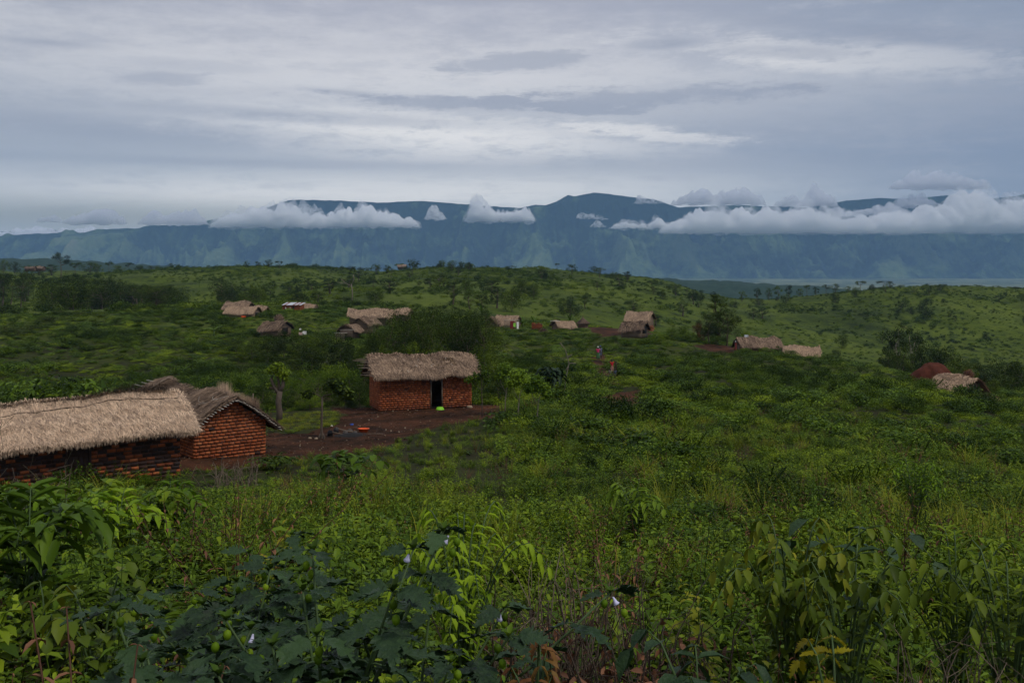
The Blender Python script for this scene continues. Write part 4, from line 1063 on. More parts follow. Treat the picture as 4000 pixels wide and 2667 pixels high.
def reed_screen(px, py, Y, w, h, yaw, label, name='reed_fence', tall=None, mat='poledark'):
    c = Vector(((px - 512) / FPX * Y, Y, -(py - 262) / FPX * Y)); t = empty(name, c, math.radians(yaw), label, 'fence')
    mb = MB(); k = int(w / .09)
    for i in range(k): x = -w / 2 + w * (i + .5) / k; tube(mb, [(x, 0, -.2), (x + rng.normal(0, .02), rng.normal(0, .015), h * rng.uniform(.85, 1.05))], .018, 5, rng.random())
    mb.build('stakes', M[mat], t)
    mb = MB()
    for z in np.arange(.1, h, .16): tube(mb, [(-w / 2 - .05, -.03, z), (0, -.035, z + .02), (w / 2 + .05, -.03, z)], .016, 5, rng.random())
    mb.build('withies', M['poledark'], t)
    mb = MB(); tube(mb, [(-w / 2 - .15, -.02, h), (w / 2 + .4, .02, h + .05)], .028, 6, .8); mb.build('rail', M['pole'], t)
reed_screen(340, 340.5, 134, 1.2, 1.05, 4, 'low woven stick fence beside the dark open lean-to')
reed_screen(346.5, 336.0, 137, 1.7, .9, -6, 'stick rack with a pale top rail above the low woven fence')
reed_screen(510.5, 329.6, 160, 2.1, 1.6, 3, 'woven reed fence panel in front of the larger central hut')

# straw bathing screen behind the gable house
def straw_screen():
    c = Vector(((237 - 512) / FPX * 53, 53, -9.15)); t = empty('straw_screen', c, math.radians(15), 'upright ragged straw screen behind the gable house, tall bundle at its left end', 'screen'); t.scale = (1, 1, 1.22)
    def bundle(name, x, y, w, h, lean, k, mat='strawdark'):
        mb = MB(); P = np.stack([x + rng.normal(0, w, k), y + rng.normal(0, .07, k), rng.uniform(0, h * .45, k)], 1)
        d = nrm(np.stack([rng.normal(lean, .12, k), rng.normal(0, .10, k), np.ones(k)], 1)); leaves(mb, P, d, (0, -1., .1), rng.uniform(.45, .62, k) * h, .022, LT_Q, np.clip(rng.normal(.5, .25, k), 0, 1))
        mb.build(name, M[mat], t)
    bundle('straw_bundle', -.68, 0, .11, 2.35, .02, 1300, 'straw'); 
    for i in range(6): bundle('straw_panel', -.42 + i * .24, .05, .11, 1.95 - .07 * i, .05 + .02 * i, 700)
    bundle('straw_panel', .85, .15, .10, 1.6, -.05, 700, 'ridge')
    for x in (-.6, .1, .8):
        mb = MB(); tube(mb, [(x, .1, 0), (x + .03, .1, 1.75)], .03); mb.build('post', M['poledark'], t)
straw_screen()
M['stone'] = plain('hearth_stone', (.09, .075, .065), .9); M['tan'] = plain('tan_block', (.28, .21, .14), .9)
# ------------------------------------------------------------------ plant prototypes
def rd(n=None): return rng.random(n)
def stems_and_leaves(h, nst, nodes, ll, lw, spread=.35, tmpl=LT_F, droop=.25, stemr=.004, top_t=.75, low_t=.25, opp=True, bend=.2, seed=None):
    mb = MB()
    for s in range(nst):
        a = rd() * 2 * PI; b = np.array([math.cos(a), math.sin(a), 0]) * rd() * spread * .5
        ln = b * rng.uniform(.3, 1.6) + np.array([rng.normal(0, bend * .4), rng.normal(0, bend * .4), 0]); H = h * rng.uniform(.62, 1.05)
        u = np.linspace(0, 1, nodes + 2)
        P = b + np.outer(u ** 1.4, ln) + np.outer(u, [0, 0, H])
        tube(mb, P[::max(1, len(P) // 5)], np.linspace(stemr, stemr * .5, len(P[::max(1, len(P) // 5)])), 4, .3, False)
        az = rd() * 2 * PI
        for k in range(1, nodes + 2):
            az += PI / 2 if opp else 2.4
            sz = (.55 + .65 * math.sin(PI * min(1, u[k] * .8 + .15))) * rng.uniform(.8, 1.15)
            if k == nodes + 1: sz *= .6
            for q in ((0, PI) if opp else (0,)):
                d = np.array([math.cos(az + q), math.sin(az + q), rng.normal(.15, .25) - droop])
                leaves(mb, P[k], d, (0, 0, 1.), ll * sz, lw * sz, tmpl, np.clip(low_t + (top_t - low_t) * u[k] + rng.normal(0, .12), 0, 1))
    return mb
def proto_mesh(name, mb, mat): return mb.mesh(name, mat)

def crown_leaves(mb, cen, rad, n, ls, tint, flat=.8, shell=.5):
    tip = rng.random(n) < .12  # random share of leaves coloured paler, a painted stand-in for highlights
    """n leaf quads in a clump"""
    d = nrm(rng.normal(0, 1, (n, 3))); r = rng.random(n) ** .45
    r = shell + (1 - shell) * r if shell > 0 else r
    p = np.asarray(cen) + d * (r * rad)[:, None] * np.array([1, 1, flat])
    p = p + rng.normal(0, rad * .10, (n, 3))
    nv = nrm(d + rng.normal(0, .55, (n, 3)) + np.array([0, 0, .5]))
    dr = nrm(np.cross(nv, rng.normal(0, 1, (n, 3))))
    t = np.clip(tint + rng.normal(0, .17, n) + .32 * tip, 0, 1)
    leaves(mb, p, dr, nv, ls * rng.uniform(.6, 1.4, n), ls * .62 * rng.uniform(.7, 1.3, n), LT_Q, t)

def tree_parts(kind, n, ls, seed):
    """crown and trunk meshes of one tree, base at the origin, nominal size in metres"""
    global rng
    keep = rng; rng = np.random.default_rng(seed)
    tr, cr = MB(), MB(); cl = []
    if kind == 'round': H, W, z0 = 7, 8, 1.2
    elif kind == 'tall': H, W, z0 = 9, 5, 2.2
    elif kind == 'flat': H, W, z0 = 8, 8, 4.2
    elif kind == 'small': H, W, z0 = 5, 4, 1.6
    elif kind == 'bush': H, W, z0 = 2.6, 3.6, .1
    elif kind == 'wide': H, W, z0 = 4, 7, .6
    elif kind == 'spire': H, W, z0 = 10, 3.6, .8
    nb = {'round': 15, 'tall': 14, 'flat': 9, 'small': 8, 'bush': 9, 'wide': 12, 'spire': 14}[kind]
    top = np.array([rng.normal(0, .05 * H), rng.normal(0, .05 * H), H * .72])
    mid = np.array([rng.normal(0, .03 * H), rng.normal(0, .03 * H), H * .35])
    tk = .030 * H if kind != 'bush' else .05
    tube(tr, [(0, 0, -.4), (0, 0, .3), mid, top], [tk * 1.3, tk, tk * .75, tk * .3], 7, .5)
    for i in range(nb):
        a = i * 2.4 + rng.normal(0, .4); q = (i + .5) / nb
        if kind == 'flat': zz = H * rng.choice([.72, .84, .95]) ; rr = W * .5 * math.sqrt(rng.random()) * (1.0 if zz < .9 * H else .8)
        elif kind == 'spire': zz = z0 + (H - z0) * q; rr = W * .42 * (1 - q) ** .6 * rng.uniform(.4, 1)
        else: zz = z0 + (H * .93 - z0) * q ** .85; rr = W * .42 * math.sin(PI * (.18 + .74 * q)) * rng.uniform(.45, 1.15)
        c = np.array([rr * math.cos(a), rr * math.sin(a), zz]) + rng.normal(0, .03 * H, 3)
        R = W * (.16 if kind != 'flat' else .17) * rng.uniform(.7, 1.35)
        if kind == 'spire': R = W * .26 * (1.15 - .6 * q)
        cl.append((c, R)); st = mid + (top - mid) * min(1, max(0, (zz * .75 - mid[2]) / max(.1, top[2] - mid[2])))
        tube(tr, [st, (st + c) / 2 + (0, 0, -.05 * H), c], [tk * .4, tk * .25, tk * .1], 5, .5)
    k = n // len(cl)
    for c, R in cl:
        t = rng.uniform(.25, .68)
        m = int(k * .8); crown_leaves(cr, c, R, m, ls, t, .42 if kind == 'flat' else .78, .35)
        for _ in range(3):      # ragged side tufts
            o = rng.normal(0, 1, 3); o /= np.linalg.norm(o); crown_leaves(cr, c + o * R * .95 * np.array([1, 1, .6]), R * .42, k // 14 + 2, ls, t + .08, .7, .1)
    # spread over the trunk for dense kinds
    if kind in ('round', 'bush', 'wide'): crown_leaves(cr, (0, 0, H * .48), W * .27, n // 6, ls, .25, .8, .2)
    rng = keep
    return cr.mesh('crown', M['tree']), tr.mesh('trunk', M['bark'])
TREES = {}
def tree_lib(kind, lod, var):
    key = (kind, lod, var)
    if key not in TREES:
        n, ls = {'far': (1500, .30), 'mid': (3400, .20), 'near': (9000, .13)}[lod]
        if kind == 'bush': n, ls = int(n * .5), ls * .7
        if kind == 'small': n, ls = int(n * .6), ls * .8
        TREES[key] = tree_parts(kind, n, ls, (hash(kind) * 0 + sum(map(ord, kind)) * 7 + var * 131 + len(lod)))
    return TREES[key]
NOM = {'round': 7.4, 'tall': 9.4, 'flat': 8.4, 'small': 5.3, 'bush': 2.8, 'wide': 4.3, 'spire': 10.3}
NOMW = {'round': 8, 'tall': 5, 'flat': 8, 'small': 4, 'bush': 3.6, 'wide': 7, 'spire': 3.6}
def plant_tree(loc, h, kind, label, group=None, w=None, mat=None, lod=None, name=None, cat='tree', bark='bark'):
    Y = loc[1]; lod = lod or ('near' if Y < 125 else 'mid' if Y < 330 else 'far')
    cr, tr = tree_lib(kind, lod, int(rng.integers(0, 3)))
    nm = name or {'bush': 'bush', 'wide': 'broad_tree', 'flat': 'flat_topped_tree', 'round': 'round_tree', 'tall': 'tall_tree', 'small': 'small_tree', 'spire': 'narrow_tree'}[kind]
    if kind == 'bush': cat = 'bush'
    t = empty(nm, loc, rng.uniform(0, 2 * PI), label, cat, group)
    s = h / NOM[kind]; sw = (w / NOMW[kind]) if w else s * rng.uniform(.85, 1.15); t.scale = (sw, sw, s)
    for me, n_ in ((cr, 'crown'), (tr, 'trunk')):
        o = bpy.data.objects.new(n_, me); C.objects.link(o); o.parent = t
        if n_ == 'crown' and mat:
            o.material_slots[0].link = 'OBJECT'; o.material_slots[0].material = M[mat]
        if n_ == 'trunk' and bark != 'bark':
            o.material_slots[0].link = 'OBJECT'; o.material_slots[0].material = M[bark]
    return t
def tree_at(px, Y, topy, kind, label, group=None, w=None, **k):
    g = ground(px, Y); h = -(topy - 262) / FPX * Y - g.z
    return plant_tree(g, max(h, 1.0), kind, label, group, w, **k)

# ---- trees one can tell apart
for px, Y, ty, w, kind in [(388, 88, 313, 5.0, 'round'), (405, 93, 306, 5.6, 'round'), (423, 88, 303, 5.2, 'round'), (439, 92, 301, 5.6, 'round'), (456, 87, 304, 5.4, 'round'), (472, 90, 305, 5.4, 'round'), (483, 86, 314, 4.6, 'round'), (375, 84, 332, 4.0, 'wide'), (430, 84, 318, 5, 'round'), (466, 83, 320, 5, 'round')]:
    tree_at(px, Y, ty, kind, 'dark leafy tree of the dense clump right behind the small middle house', 'clump of dark trees behind the middle house', w, mat='treedark')
for px, Y, ty, w in [(364, 78, 352, 3.4), (378, 80, 345, 3.4), (484, 78, 340, 3.6), (494, 74, 352, 3.2), (502, 70, 366, 3.0), (412, 79, 340, 4), (440, 80, 338, 4), (498, 66, 378, 2.6)]:
    tree_at(px, Y, ty, 'bush', 'leafy green bush filling the foot of the dark tree clump', 'bushes at the foot of the dark tree clump', w, mat='tree')
for px, Y, ty, w, m_ in [(262, 66, 384, 2.6, 'tree'), (300, 70, 368, 3.0, 'shrub'), (318, 68, 372, 3.2, 'shrub'), (334, 73, 360, 3.2, 'shrub'), (350, 70, 366, 3.0, 'shrub'), (360, 66, 380, 2.2, 'tree'), (345, 64, 386, 2.0, 'tree'), (288, 64, 390, 2.0, 'tree'), (310, 63, 392, 2.0, 'shrub')]:
    tree_at(px, Y, ty, 'bush', 'vine-covered bush in the thicket between the gable house and the middle house', 'thicket bushes left of the middle house', w, mat=m_, lod='near')
for px, Y, ty, w in [(252, 118, 338, 4.2), (268, 112, 334, 4.4), (284, 120, 330, 4.6), (302, 115, 331, 4.4), (322, 112, 330, 4.4), (340, 108, 333, 4.4), (236, 126, 337, 3.6), (312, 100, 344, 4.0), (352, 98, 343, 3.8)]:
    tree_at(px, Y, ty, 'bush', 'dark bush in the band of scrub below the low sunken hut', 'dark scrub band below the sunken hut', w, mat='treedark', lod='near')
tree_at(155, 232, 283, 'round', 'biggest round-crowned dark tree, at the right end of the wooded hollow', None, 11.5, mat='treedark', lod='near')
tree_at(166, 226, 303, 'bush', 'rounded bush leaning against the foot of the biggest round tree', None, 5, mat='tree')
for i in range(38):
    q = rng.random(); px = 32 + 145 * q; Y = rng.uniform(238, 345); ty = 274 + 12 * q + rng.normal(0, 3) + (300 - Y) * .05
    tree_at(px, Y, max(ty, 272), rng.choice(['round', 'tall', 'wide', 'flat']), 'dark tree in the dense wood filling the hollow on the left', 'wood in the left hollow', rng.uniform(7, 11.5), mat='treedark' if i % 2 else 'tree')
for i in range(9):
    tree_at(rng.uniform(-8, 30), rng.uniform(300, 420), 267 + rng.uniform(0, 10), rng.choice(['round', 'tall', 'flat']), 'dark tree in the group at the extreme left edge of the hill', 'trees at the far left edge', rng.uniform(7, 10), mat='treedark')
for px, Y, ty, w in [(6, 150, 325, 6), (18, 145, 328, 5), (30, 150, 326, 5), (50, 165, 318, 5), (80, 175, 316, 3.5), (100, 170, 319, 3), (60, 190, 309, 4), (2, 200, 300, 6), (115, 200, 306, 3), (140, 160, 325, 3)]:
    tree_at(px, Y, ty, 'bush', 'dark bush on the near green slope below the left wood', 'bushes below the left wood', w, mat='tree')
tree_at(61, 520, 252.5, 'flat', 'flat-topped layered tree rising alone above the skyline at the left', None, 9.5, mat='treedark', lod='mid')
CR = [(4, 258, 9), (15, 260, 6), (27, 264, 7), (40, 264, 8), (52, 263, 8), (75, 262, 7), (90, 260, 9), (98, 262, 8), (109, 260, 5), (118, 264, 7), (129, 262, 5), (140, 265, 6), (152, 265, 6), (171, 262.5, 5), (185, 266, 5), (196, 266.5, 6), (210, 267, 5),
      (225, 266.5, 6), (240, 267, 5), (256, 267, 6), (266, 265, 5), (273, 266, 5), (281, 267, 5), (298, 265, 3.5), (311, 264.5, 4), (317, 267, 6), (327, 268, 5), (337, 266.5, 6), (352, 265.5, 7), (361, 267, 5), (368, 267, 6), (378, 265.5, 5), (389, 266, 5),
      (399, 263, 6), (409, 267, 4), (416, 262.5, 4.5), (427, 265.5, 6), (434, 265, 4), (440, 264.5, 6), (450, 262.5, 6), (456, 266, 4), (462, 264.5, 5), (471, 263, 5.5), (483, 265.5, 5), (494, 266, 5), (505.5, 266, 3), (511, 265, 5), (527.5, 266, 6), (534, 265.5, 5),
      (541, 268, 4), (550, 270, 5), (555, 269, 5), (561, 269, 5), (566, 271, 5), (575, 272.5, 4), (588, 275, 3.5), (600, 275.5, 5), (609, 277, 4), (623, 279, 5), (628, 277, 4), (637, 280, 5), (656, 282, 4), (662, 283, 4), (669, 283.5, 4)]
for k, (px, ty, w) in enumerate(CR):
    tree_at(px, rng.uniform(585, 612), ty, rng.choice(['flat', 'tall', 'small', 'round', 'wide']) if px != 416 else 'flat', 'dark tree standing on the long skyline of the far green hill', 'skyline trees on the far hill', w * rng.uniform(.8, 1.25), mat='treedark' if k % 3 else 'tree', lod='far')
CR2 = [(701, 288, 4), (714, 290, 4), (742, 290, 4), (757, 286.5, 5), (769, 286.5, 4), (778, 284.5, 5), (789, 283.5, 5), (800, 287, 4), (807, 284.5, 4), (816, 286, 4), (826, 284, 4), (835.5, 282, 5), (848, 285, 4), (860, 280.5, 6), (872, 284, 4), (890, 281, 5), (901, 284.5, 4),
       (915, 286, 4), (925, 287, 4), (937, 284.5, 4), (944, 283.5, 5), (963, 286.5, 4), (980, 289, 4), (998, 290, 4), (1016, 290, 5)]
for k, (px, ty, w) in enumerate(CR2):
    tree_at(px, rng.uniform(505, 530), ty, rng.choice(['flat', 'small', 'round', 'wide']), 'small dark tree on the skyline of the right-hand hill', 'skyline trees on the right-hand hill', w, mat='treedark', lod='far')
tree_at(883, 522, 280.5, 'flat', 'widest umbrella-shaped tree on the skyline of the right-hand hill', None, 9, mat='treedark', lod='far')
n = 0
while n < 74:
    px = rng.uniform(178, 700); Y = rng.uniform(215, 570); g = ground(px, Y)
    if vn(np.array(g.x / 45), np.array(g.y / 60), 5) < .42: continue
    h = rng.uniform(2.6, 6.0); plant_tree(g, h, rng.choice(['round', 'small', 'tall', 'wide', 'bush', 'flat']), 'dark tree scattered over the green slope beyond the huts', 'trees scattered over the far slope', h * rng.uniform(.8, 1.3), mat='treedark' if n % 3 else 'tree'); n += 1
for px, Y, ty, w, kd in [(453, 260, 277, 4, 'tall'), (222, 320, 276, 8, 'round'), (262, 330, 284, 5, 'small'), (330, 300, 279, 6, 'tall'), (250, 300, 290, 6, 'wide'), (318, 260, 290, 5, 'small'), (298, 250, 291, 5, 'wide'), (344, 240, 296, 6, 'wide'), (390, 300, 278, 5, 'tall'), (497, 260, 284, 5, 'tall'), (512, 255, 287, 7, 'wide'),
                          (570, 260, 296, 6, 'wide'), (585, 300, 291, 4, 'small'), (470, 240, 289, 5, 'small'), (482, 235, 292, 4, 'small'), (376, 250, 289, 6, 'wide'), (232, 280, 286, 7, 'wide'), (430, 350, 277, 5, 'small')]:
    tree_at(px, Y, ty, kd, 'larger dark tree breaking the middle of the far slope above the hut roofs', 'larger trees above the hut roofs', w, mat='treedark')
n = 0
while n < 56:
    px = rng.uniform(690, 1035); Y = rng.uniform(260, 500); g = ground(px, Y)
    if vn(np.array(g.x / 40), np.array(g.y / 50), 9) < .40: continue
    h = rng.uniform(2.2, 5.2); plant_tree(g, h, rng.choice(['round', 'small', 'wide', 'bush', 'bush']), 'dark tree or tall bush scattered over the valley side at the right', 'trees scattered over the right valley side', h * rng.uniform(1, 1.6), mat='treedark' if n % 3 else 'tree'); n += 1
# dark pair beside the path huts
tree_at(716, 150, 294.5, 'spire', 'tall dark tree with a thin spire, left of the long right-hand hut', None, 4.2, mat='treedark', lod='near')
tree_at(727, 148, 304, 'round', 'dense dark tree with reddish top next to the spire-like one', None, 5.0, mat='treedark', lod='near')
tree_at(709, 147, 311, 'round', 'low dark tree left of the spire-like tree', None, 4.6, mat='treedark', lod='near')
tree_at(729, 147.5, 302, 'bush', 'rust-tinged shoot crowning the dense dark tree', None, 2.0, mat='olive', lod='near') if False else None
tree_at(699, 158, 319, 'bush', 'rust-red bush left of the dark trees on the rise', None, 1.9, mat='rust', lod='near')
for px, Y, ty, w in [(745, 150, 328, 2.2), (685, 155, 324, 3), (672, 150, 326, 3), (690, 148, 331, 3.4), (660, 140, 333, 2.4), (779, 134, 345, 1.8), (790, 127, 349, 2.2), (765, 126, 346, 2.4), (716, 143, 334, 3)]:
    tree_at(px, Y, ty, 'bush', 'green bush beside the huts on the right-hand rise', 'bushes around the right-hand huts', w, mat='shrub', lod='near')
for px, Y, ty, w in [(896, 190, 318, 5, ), (912, 185, 322, 5)]:
    tree_at(px, Y, ty, 'tall', 'slim tree with a pale bare trunk in the dip at the right', 'pale-trunked trees in the right dip', w, mat='treedark', bark='barkpale')
for px, Y, ty, w in [(903, 150, 342, 5), (922, 155, 338, 6), (940, 150, 340, 6), (955, 112, 358, 4.5), (966, 108, 362, 4), (945, 106, 366, 3.4), (985, 118, 362, 5), (1005, 125, 356, 6), (1020, 120, 360, 6), (995, 104, 378, 3), (925, 98, 378, 2.2), (888, 145, 346, 3)]:
    tree_at(px, Y, ty, 'bush', 'dark green bush in the scrub around the arched hut at the far right', 'scrub around the arched hut', w, mat='tree', lod='near')
tree_at(486, 150, 306, 'palm' if False else 'small', 'small tree left of the central pair of huts', None, 2.4, mat='tree')

# ---- banana plants and palms
def banana(px, Y, py, h, label, mat='palm', nl=7, group='banana plants among the huts'):
    g = ground(px, Y) if py is None else Vector(((px - 512) / FPX * Y, Y, -(py - 262) / FPX * Y))
    t = empty('banana_plant', g, rng.uniform(0, 6), label, 'banana plant', group)
    mb = MB(); tube(mb, [(0, 0, -.3), (0, 0, h * .45)], [.09, .06], 8, .6); mb.build('stem', M['stem'], t)
    mb = MB()
    for i in range(nl):
        a = i * 2.4; u = np.linspace(0, 1, 12); L_ = h * rng.uniform(.6, .85); d = np.array([math.cos(a), math.sin(a), 0]); el = rng.uniform(.5, 1.3)
        P = np.array([0, 0, h * .42]) + np.outer(u * L_ * math.cos(el), d) + np.outer(u * L_ * math.sin(el) - (u ** 2.2) * L_ * .5 * math.cos(el), [0, 0, 1]); sdd = np.array([-math.sin(a), math.cos(a), 0])
        w = .19 * h / 2.5 * np.sin(PI * (u * .9 + .06)) ** .6; w[::3] *= .75
        v = np.concatenate([P - sdd * w[:, None] - (0, 0, .03), P, P + sdd * w[:, None] - (0, 0, .03)]); n_ = 12
        mb.add(v, [(k, k + 1, n_ + k + 1, n_ + k) for k in range(n_ - 1)] + [(n_ + k, n_ + k + 1, 2 * n_ + k + 1, 2 * n_ + k) for k in range(n_ - 1)], rng.uniform(.4, .9))
    mb.build('leaves', M[mat], t)
banana(482, 152, 320, 2.6, 'banana plant rising behind the right end of the dark tree clump')
banana(523, 165, 329, 2.3, 'banana plant at the right end of the larger central hut')
banana(534, 170, 327, 2.2, 'upright banana plant between the central huts and the brick ruin')
banana(570, 163, 325, 2.0, 'banana plant behind the grey rounded hut')
banana(214, 140, 336, 2.2, 'banana plant with drooping leaves in the field at the left', nl=6)
banana(40, 52, None, 2.5, 'banana plant among the broad-leaved bushes behind the long house')
banana(107, 56, None, 2.3, 'banana plant leaf clump just above the ridge of the long house')
def fan_palm(px, Y, topy, label):
    g = ground(px, Y); h = -(topy - 262) / FPX * Y - g.z; t = empty('palm_bush', g, 0, label, 'palm'); mb = MB()
    for i in range(34):
        a = rd() * 2 * PI; el = rng.uniform(.2, 1.4); L_ = h * rng.uniform(.55, .75); u = np.linspace(0, 1, 9); d = np.array([math.cos(a), math.sin(a), 0])
        P = np.array([0, 0, h * .45]) + np.outer(u * L_ * math.cos(el), d) + np.outer(u * L_ * math.sin(el) - u ** 2 * L_ * .35, [0, 0, 1]); tube(mb, P, .015, 4, .3, False)
        for k in range(2, 9):
            for s in (-1, 1): leaves(mb, P[k], np.cross(d, (0, 0, 1.)) * s + d * .6 + (0, 0, -.35), (0, 0, 1), L_ * .28, .05, LT_Q, rng.uniform(.3, .8))
    mb.build('fronds', M['palm'], t); mb = MB(); tube(mb, [(0, 0, -.3), (0, 0, h * .5)], .12, 8); mb.build('trunk', M['bark'], t)
fan_palm(393, 112, 316, 'bushy green palm with arching fronds in front of the thatched wing')
fan_palm(386, 128, 319, 'dark bushy palm directly before the thatched wing of the long hut')

# ------------------------------------------------------------------ foreground plants of their own
def toothed_plant(px, Y, h, label, seed, nbr=6, spread=.65, leaf=.26, flowers=2, lean=0.0):
    global rng
    keep = rng; rng = np.random.default_rng(seed)
    g = ground(px, Y); t = empty('toothed_leaf_plant', g, 0, label, 'plant', 'big dark toothed-leaf plants in the foreground')
    st, lf, yg = MB(), MB(), MB(); tips = []
    fork = np.array([lean * .3, 0, h * .38]); tube(st, [(0, 0, -.1), fork * .5, fork], [.016, .014, .012], 8, .4)
    def leaf_at(p, a, s, up=.1, dr=.0):
        d = np.array([math.cos(a), math.sin(a), up]); pt = p + nrm(d) * leaf * s * .28
        tube(st, [p, (p + pt) / 2 + (0, 0, .006), pt], .0035, 5, .6, False)
        leaves(lf, pt, d + np.array([0, 0, -dr]), (rng.normal(0, .25), rng.normal(0, .25), 1), leaf * s, leaf * s * .68, LT_T, np.clip(rng.normal(.45, .2), 0, 1))
    for k in range(3): leaf_at(fork * (.5 + .2 * k), k * 2.4 + 1, 1.0, -.1, .15)
    for b in range(nbr):
        a = b * 2 * PI / nbr + rng.normal(0, .25); el = rng.uniform(.75, 1.25); L_ = (h - fork[2]) * rng.uniform(.75, 1.1) / math.sin(el) * (1.0 if b else 1.1)
        u = np.linspace(0, 1, 6); e = np.array([math.cos(a) * spread, math.sin(a) * spread, 0])
        P = fork + np.outer(u ** .85, e * L_ * math.cos(el) * .95 + (lean * u[-1], 0, 0)) + np.outer(u, [0, 0, L_ * math.sin(el)])
        tube(st, P, np.linspace(.010, .005, 6), 6, .5)
        for k in range(1, 6):
            for q in range(3):
                leaf_at(P[k], a + q * PI + k * 1.3 + rng.normal(0, .4), rng.uniform(.7, 1.05) * (1.05 - .09 * k), rng.uniform(-.05, .3), rng.uniform(.05, .4))
        tip = P[-1]
        for q in range(5): leaves(yg, tip, (math.cos(q * 1.3), math.sin(q * 1.3), 1.3), (0, 0, 1), leaf * .24 * rng.uniform(.6, 1.2), leaf * .12, LT_F, rng.uniform(.1, .7))
        tips.append((tip, P[-2], a))
    st.build('stem', M['stem'], t); lf.build('leaves', M['nightshade'], t); yg.build('young_leaves', M['broad'], t)
    for i, (tip, pv, a) in enumerate(tips):
        for q in range(2):
            c = tip + np.array([rng.normal(0, .03), rng.normal(0, .03), -.045 - .05 * q]); mb = MB(); r = .017
            lathe(mb, [(.001, r * 1.25), (r * .8, r * .8), (r * 1.05, 0), (r * .8, -r * .9), (.001, -r * 1.5)], 10, rng.uniform(.3, .8), c); mb.build('seed_pod', M['lime'], t)
        if i < flowers:
            c = tip + np.array([.02 * (-1) ** i, -.05, -.02]); mb = MB(); rr = rotz(rng.uniform(0, 6)); mb2 = MB()
            lathe(mb2, [(.004, .02), (.006, .01), (.010, -.006), (.016, -.016), (.012, -.020), (.001, -.014)], 12, .8); v = np.concatenate(mb2.v); th = .5; Rx = np.array([[1, 0, 0], [0, math.cos(th), -math.sin(th)], [0, math.sin(th), math.cos(th)]])
            mb.add(v @ Rx.T @ rr.T + c, np.concatenate(mb2.f4), .8); mb.build('flower', M['flower'], t)
    rng = keep
toothed_plant(322, 4.3, 1.38, 'tallest dark toothed-leaf plant with pale violet flowers, centre-left foreground', 3, 7, .9, .27, 2, .1)
toothed_plant(180, 4.3, 1.08, 'dark toothed-leaf plant low in the left foreground, one violet flower', 5, 6, .95, .27, 1)
toothed_plant(232, 5.4, 1.12, 'dark toothed-leaf plant rising between the two nearer toothed ones', 8, 6, .8, .27, 0)
toothed_plant(262, 6.4, 1.15, 'farthest of the big toothed-leaf plants, behind the tallest one to its left', 9, 5, .7, .27, 0)
toothed_plant(395, 4.7, 1.12, 'dark toothed-leaf plant spreading right of the tallest one, flowers hanging', 12, 6, 1.0, .26, 2, .25)
toothed_plant(318, 3.75, 1.05, 'lowest dark toothed-leaf plant at the bottom edge of the picture', 14, 6, 1.0, .26, 0)

def arching_plant(px, Y, topy, label, mat, nbr, leaf, lw, pair=9, spread=.6, droop=.6, seed=1, name='arching_shrub', tmpl=LT_F, top_t=.7, w=None, group=None, cat='shrub'):
    global rng
    keep = rng; rng = np.random.default_rng(seed)
    g = ground(px, Y); h = -(topy - 262) / FPX * Y - g.z; t = empty(name, g, 0, label, cat, group); st, lf = MB(), MB()
    for b in range(nbr):
        a = b * 2.4 + rng.normal(0, .3); H = h * rng.uniform(.7, 1.0); R = spread * rng.uniform(.35, 1.0); u = np.linspace(0, 1, pair + 2)
        P = np.outer(u ** 1.5 * R, [math.cos(a), math.sin(a), 0]) + np.outer(H * np.sin(u * 1.85) / math.sin(min(1.85, PI / 2)) * np.where(u > .85, 1 - (u - .85) * .5, 1), [0, 0, 1])
        tube(st, P, np.linspace(.010, .003, len(P)), 5, .5, False)
        T = nrm(np.gradient(P, axis=0))
        for k in range(2, pair + 2):
            for s in (-1, 1):
                sd = nrm(np.cross(T[k], (0, 0, 1.))) * s
                d = sd * .8 + T[k] * .55 + np.array([0, 0, -droop * rng.uniform(.6, 1.3)])
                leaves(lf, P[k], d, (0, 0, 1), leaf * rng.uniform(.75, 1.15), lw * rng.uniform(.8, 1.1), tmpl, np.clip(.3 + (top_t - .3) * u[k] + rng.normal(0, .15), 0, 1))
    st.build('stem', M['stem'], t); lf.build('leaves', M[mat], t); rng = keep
    return t
arching_plant(462, 6.4, 512, 'bright lime-green shrub with drooping paired leaves, left of the brown bramble', 'lime', 17, .105, .042, 12, .62, .75, 21, top_t=.95)
arching_plant(792, 6.2, 504, 'yellow-green shrub with big oval drooping leaves in the right foreground', 'olive', 22, .115, .058, 11, .70, .8, 22, top_t=.62)
arching_plant(845, 5.8, 552, 'lower yellow-green shrub with oval leaves, right of the larger one', 'olive', 13, .11, .058, 8, .55, .7, 23, top_t=.55)
arching_plant(28, 8.2, 483, 'tall plant with long upright tobacco-like leaves at the left edge', 'broad', 9, .34, .12, 7, .75, .15, 24, tmpl=LT_F, top_t=.8)
arching_plant(98, 6.2, 562, 'yellowing shrub with large pale leaves near the left edge', 'olive', 5, .15, .09, 5, .45, .5, 25, top_t=.7)
arching_plant(48, 6.4, 572, 'yellowing broad-leaved stem left of the larger yellowing shrub', 'olive', 3, .16, .10, 4, .35, .5, 26, top_t=.6)
arching_plant(536, 4.6, 630, 'young shoot with bronze-red leaves at the bottom centre', 'redleaf', 4, .10, .05, 5, .25, .7, 27, top_t=.9)
arching_plant(852, 6.6, 520, 'dark broad-leaved sprig right of the yellow-green shrub', 'nightshade', 5, .17, .11, 4, .6, .3, 28)
arching_plant(700, 4.8, 628, 'dark sprig with large folded leaves near the bottom, right of centre', 'nightshade', 5, .16, .08, 5, .5, .5, 29)
arching_plant(745, 4.5, 655, 'yellow lobed-leaf sprig at the bottom edge, right of centre', 'lime', 4, .10, .06, 4, .35, .2, 30, tmpl=LT_T, top_t=.9)
